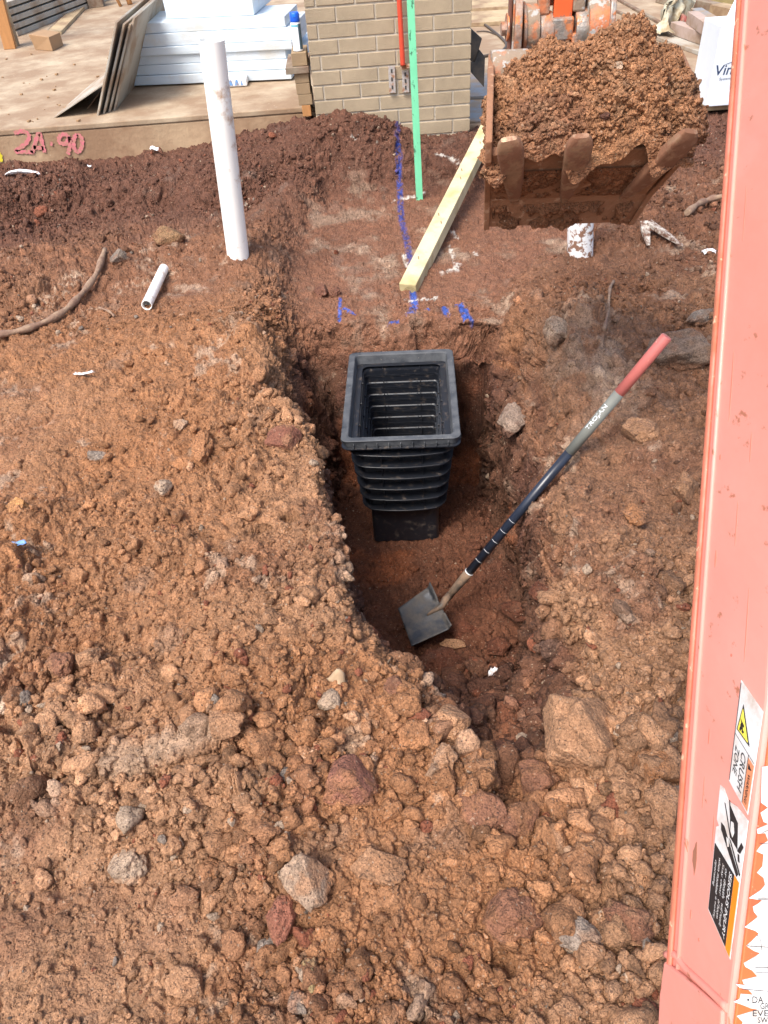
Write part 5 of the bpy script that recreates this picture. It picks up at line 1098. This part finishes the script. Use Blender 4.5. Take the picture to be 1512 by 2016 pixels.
hc = np.repeat(np.array([[.34, .165, .080]]), len(V), 0); hc = mixc(hc, (.17, .075, .045), sstep(-.2, .4, fbm(V, .12, 4, 250))*.55*(V[:, 2] < 1.12)); hc = mixc(hc, (.42, .26, .15), sstep(.2, .5, fbm(V, .05, 4, 251))*.35); 
me = npmesh('soil_heap', VH, Fq, np.clip(hc, .02, .7)); me.materials.append(MSOIL); heap = link('soil_heap', me, None); tag(heap, 'crumbly orange brown soil piled high in the digger bucket', 'soil', kind='stuff')
rg = np.random.default_rng(9); inner = ((AA > -.03) & (AA < 1.045) & (BB > .06) & (BB < .8)).ravel(); pk = rg.choice(np.nonzero(inner)[0], 15000); s_ = .0024*(1-rg.random(15000))**(-1/2.2); s_ = np.clip(s_, .0022, .008)
cc = hc[pk]*rg.normal(1, .16, 15000)[:, None]; o = clods('bucket_crumbs', VH[pk], nn[pk], s_, np.clip(cc, .02, .7), PROT1, F1_, rg=rg); tag(o, 'loose crumbs on the soil heap in the bucket', 'soil', kind='stuff')
def chunk(u_, v_, w_, col, lb, seed):
    pu, pv, pk_ = projn(VH); i = np.argmin((pu-u_)**2+(pv-v_)**2); a = w_*.5*2/F; VV = lump(ICO4, seed, .4, 6)*a*np.array([1, .7, .7])+VH[i]+np.array([0, -a*.4, a*.2])
    me_ = npmesh('pebble', VV, ICF4, np.repeat(np.array(col)[None], len(VV), 0)); me_.materials.append(MROCK); tag(link('pebble', me_, None), lb, 'pebble')
chunk(1217, 130, 20, PALE*1.2, 'cream pebble high in the bucket load', 401); chunk(1132, 188, 14, TAN*1.5, 'round tan pebble left of centre in the bucket load', 402)
chunk(1190, 228, 18, DARK, 'dark pebble above the middle bucket tooth', 403); chunk(1112, 175, 9, (.75, .72, .66), 'small white pebble in the bucket load', 404)
# linkage behind the heap
KD = 2.36; KC = atd(1110, 60, KD); px = KD/F
def KP(u_, v_, dr=0): return atd(u_, v_, KD)+RA*dr
def cyl(name, u0, u1, v_, rpx, mt, par, n=32, dr=0, bev=.003):
    a = KP(u0, v_-.0, dr); a = KC+RB*((u0-1110)*px)+np.array([0, 0, (60-v_)*px*1.02])+RA*dr; b = KC+RB*((u1-1110)*px)+np.array([0, 0, (60-v_)*px*1.02])+RA*dr
    m_ = MB(); m_.tube([a, b], rpx*px, n); return m_.build(name, mt, par, bev)
def kbox(name, u0, u1, v0, v1, dr0, dr1, mt, par, bev=.004):
    def q(u_, v_, dr): return KC+RB*((u_-1110)*px)+np.array([0, 0, (60-v_)*px*1.02])+RA*dr
    m_ = MB(); m_.hexa([q(u0, v1, dr0), q(u1, v1, dr0), q(u1, v1, dr1), q(u0, v1, dr1), q(u0, v0, dr0), q(u1, v0, dr0), q(u1, v0, dr1), q(u0, v0, dr1)]); return m_.build(name, mt, par, bev)
arm = kbox('dipper_arm', 1066, 1148, -700, 22, .04, .17, M_LINK, ex)
kbox('arm_nose', 1086, 1122, -40, 60, -.03, .04, mat('bright_orange', (.72, .12, .03), .5, vary=.12, vscale=12, fleck=((.3, .12, .07), 30, .1)), arm)
cyl('hub', 1030, 1056, 54, 43, M_LINK, ex); cyl('hub', 1150, 1194, 56, 47, M_LINK, ex)
cyl('hub_collar', 1024, 1031, 54, 47, M_STEEL, ex); 
lk_ = cyl('link_boss', 1058, 1084, 62, 37, M_STEEL, ex); cyl('link_boss', 1127, 1153, 60, 37, M_STEEL, ex)
kbox('link_bar', 1058, 1086, 60, 175, -.055, .02, M_STEEL, ex, .006); kbox('link_bar', 1124, 1150, 60, 175, -.055, .02, M_STEEL, ex, .006); kbox('link_crosspiece', 1084, 1126, 34, 72, -.05, .01, M_STEEL, ex, .006)
kbox('upper_link', 1054, 1078, -120, 30, -.03, .03, M_LINK, ex, .006); kbox('upper_link', 1122, 1146, -120, 28, -.03, .03, M_LINK, ex, .006)
kbox('window_shade', 1084, 1126, 70, 190, .02, .03, mat('shade_brown', (.10, .03, .025), .7), ex)  # dark sheet added as painted shade in the window below the crosspiece
def disc_plate(name, u0, u1, v_, rpx, low, mt, bev=.003):
    def q(u_, a, b): return KC+RB*((u_-1110)*px)+np.array([0, 0, (60-v_)*px+b*px])+RA*a*px
    pts = [(rpx*math.cos(t_), rpx*math.sin(t_)) for t_ in np.linspace(math.pi*.0, math.pi, 14)]+[(-rpx*.8, -low), (rpx*.4, -low)]
    m_ = MB(); m_.prism([q(u0, a, b) for a, b in pts], RB*((u1-u0)*px)); return m_.build(name, mt, ex, bev)
disc_plate('ear_plate', 1012, 1026, 50, 62, 120, M_STEEL); disc_plate('ear_plate', 1192, 1202, 50, 60, 60, M_STEEL); kbox('hitch_plate', 999, 1007, -60, 118, -.02, .06, mat('plate_rust', (.15, .07, .05), .6), ex); kbox('hitch_plate', 1008, 1013, -60, 150, -.03, .07, M_LINK, ex)
cyl('bolt', 986, 998, 50, 13, M_STEEL, ex, 6, 0, .001); cyl('washer', 996, 1000, 48, 24, M_STEEL, ex, 20, 0, .001)
# inside of the bucket's left end: worn orange torque tube
m = MB(); a = BP(.0, 2.30, 1.10); b = BP(.20, 2.30, 1.10); m.tube([a, b], .052, 28); m.build('torque_tube', M_LINK, bko, .002)
m = MB(); a = BP(.8, 2.30, 1.08); b = BP(1.0, 2.30, 1.08); m.tube([a, b], .052, 28); m.build('torque_tube', M_LINK, bko, .002)
# dipper joins the boom above the picture
m = MB(); tp = (Lp(1.6)+eu[-1])/2-SN*TH/2; bt = KC+RA*.10+np.array([0, 0, .75]); m.tube([bt, (bt+tp)/2, tp], [.07, .09, .08], 8, smooth=False); m.build('arm_head', M_LINK, arm, .004)
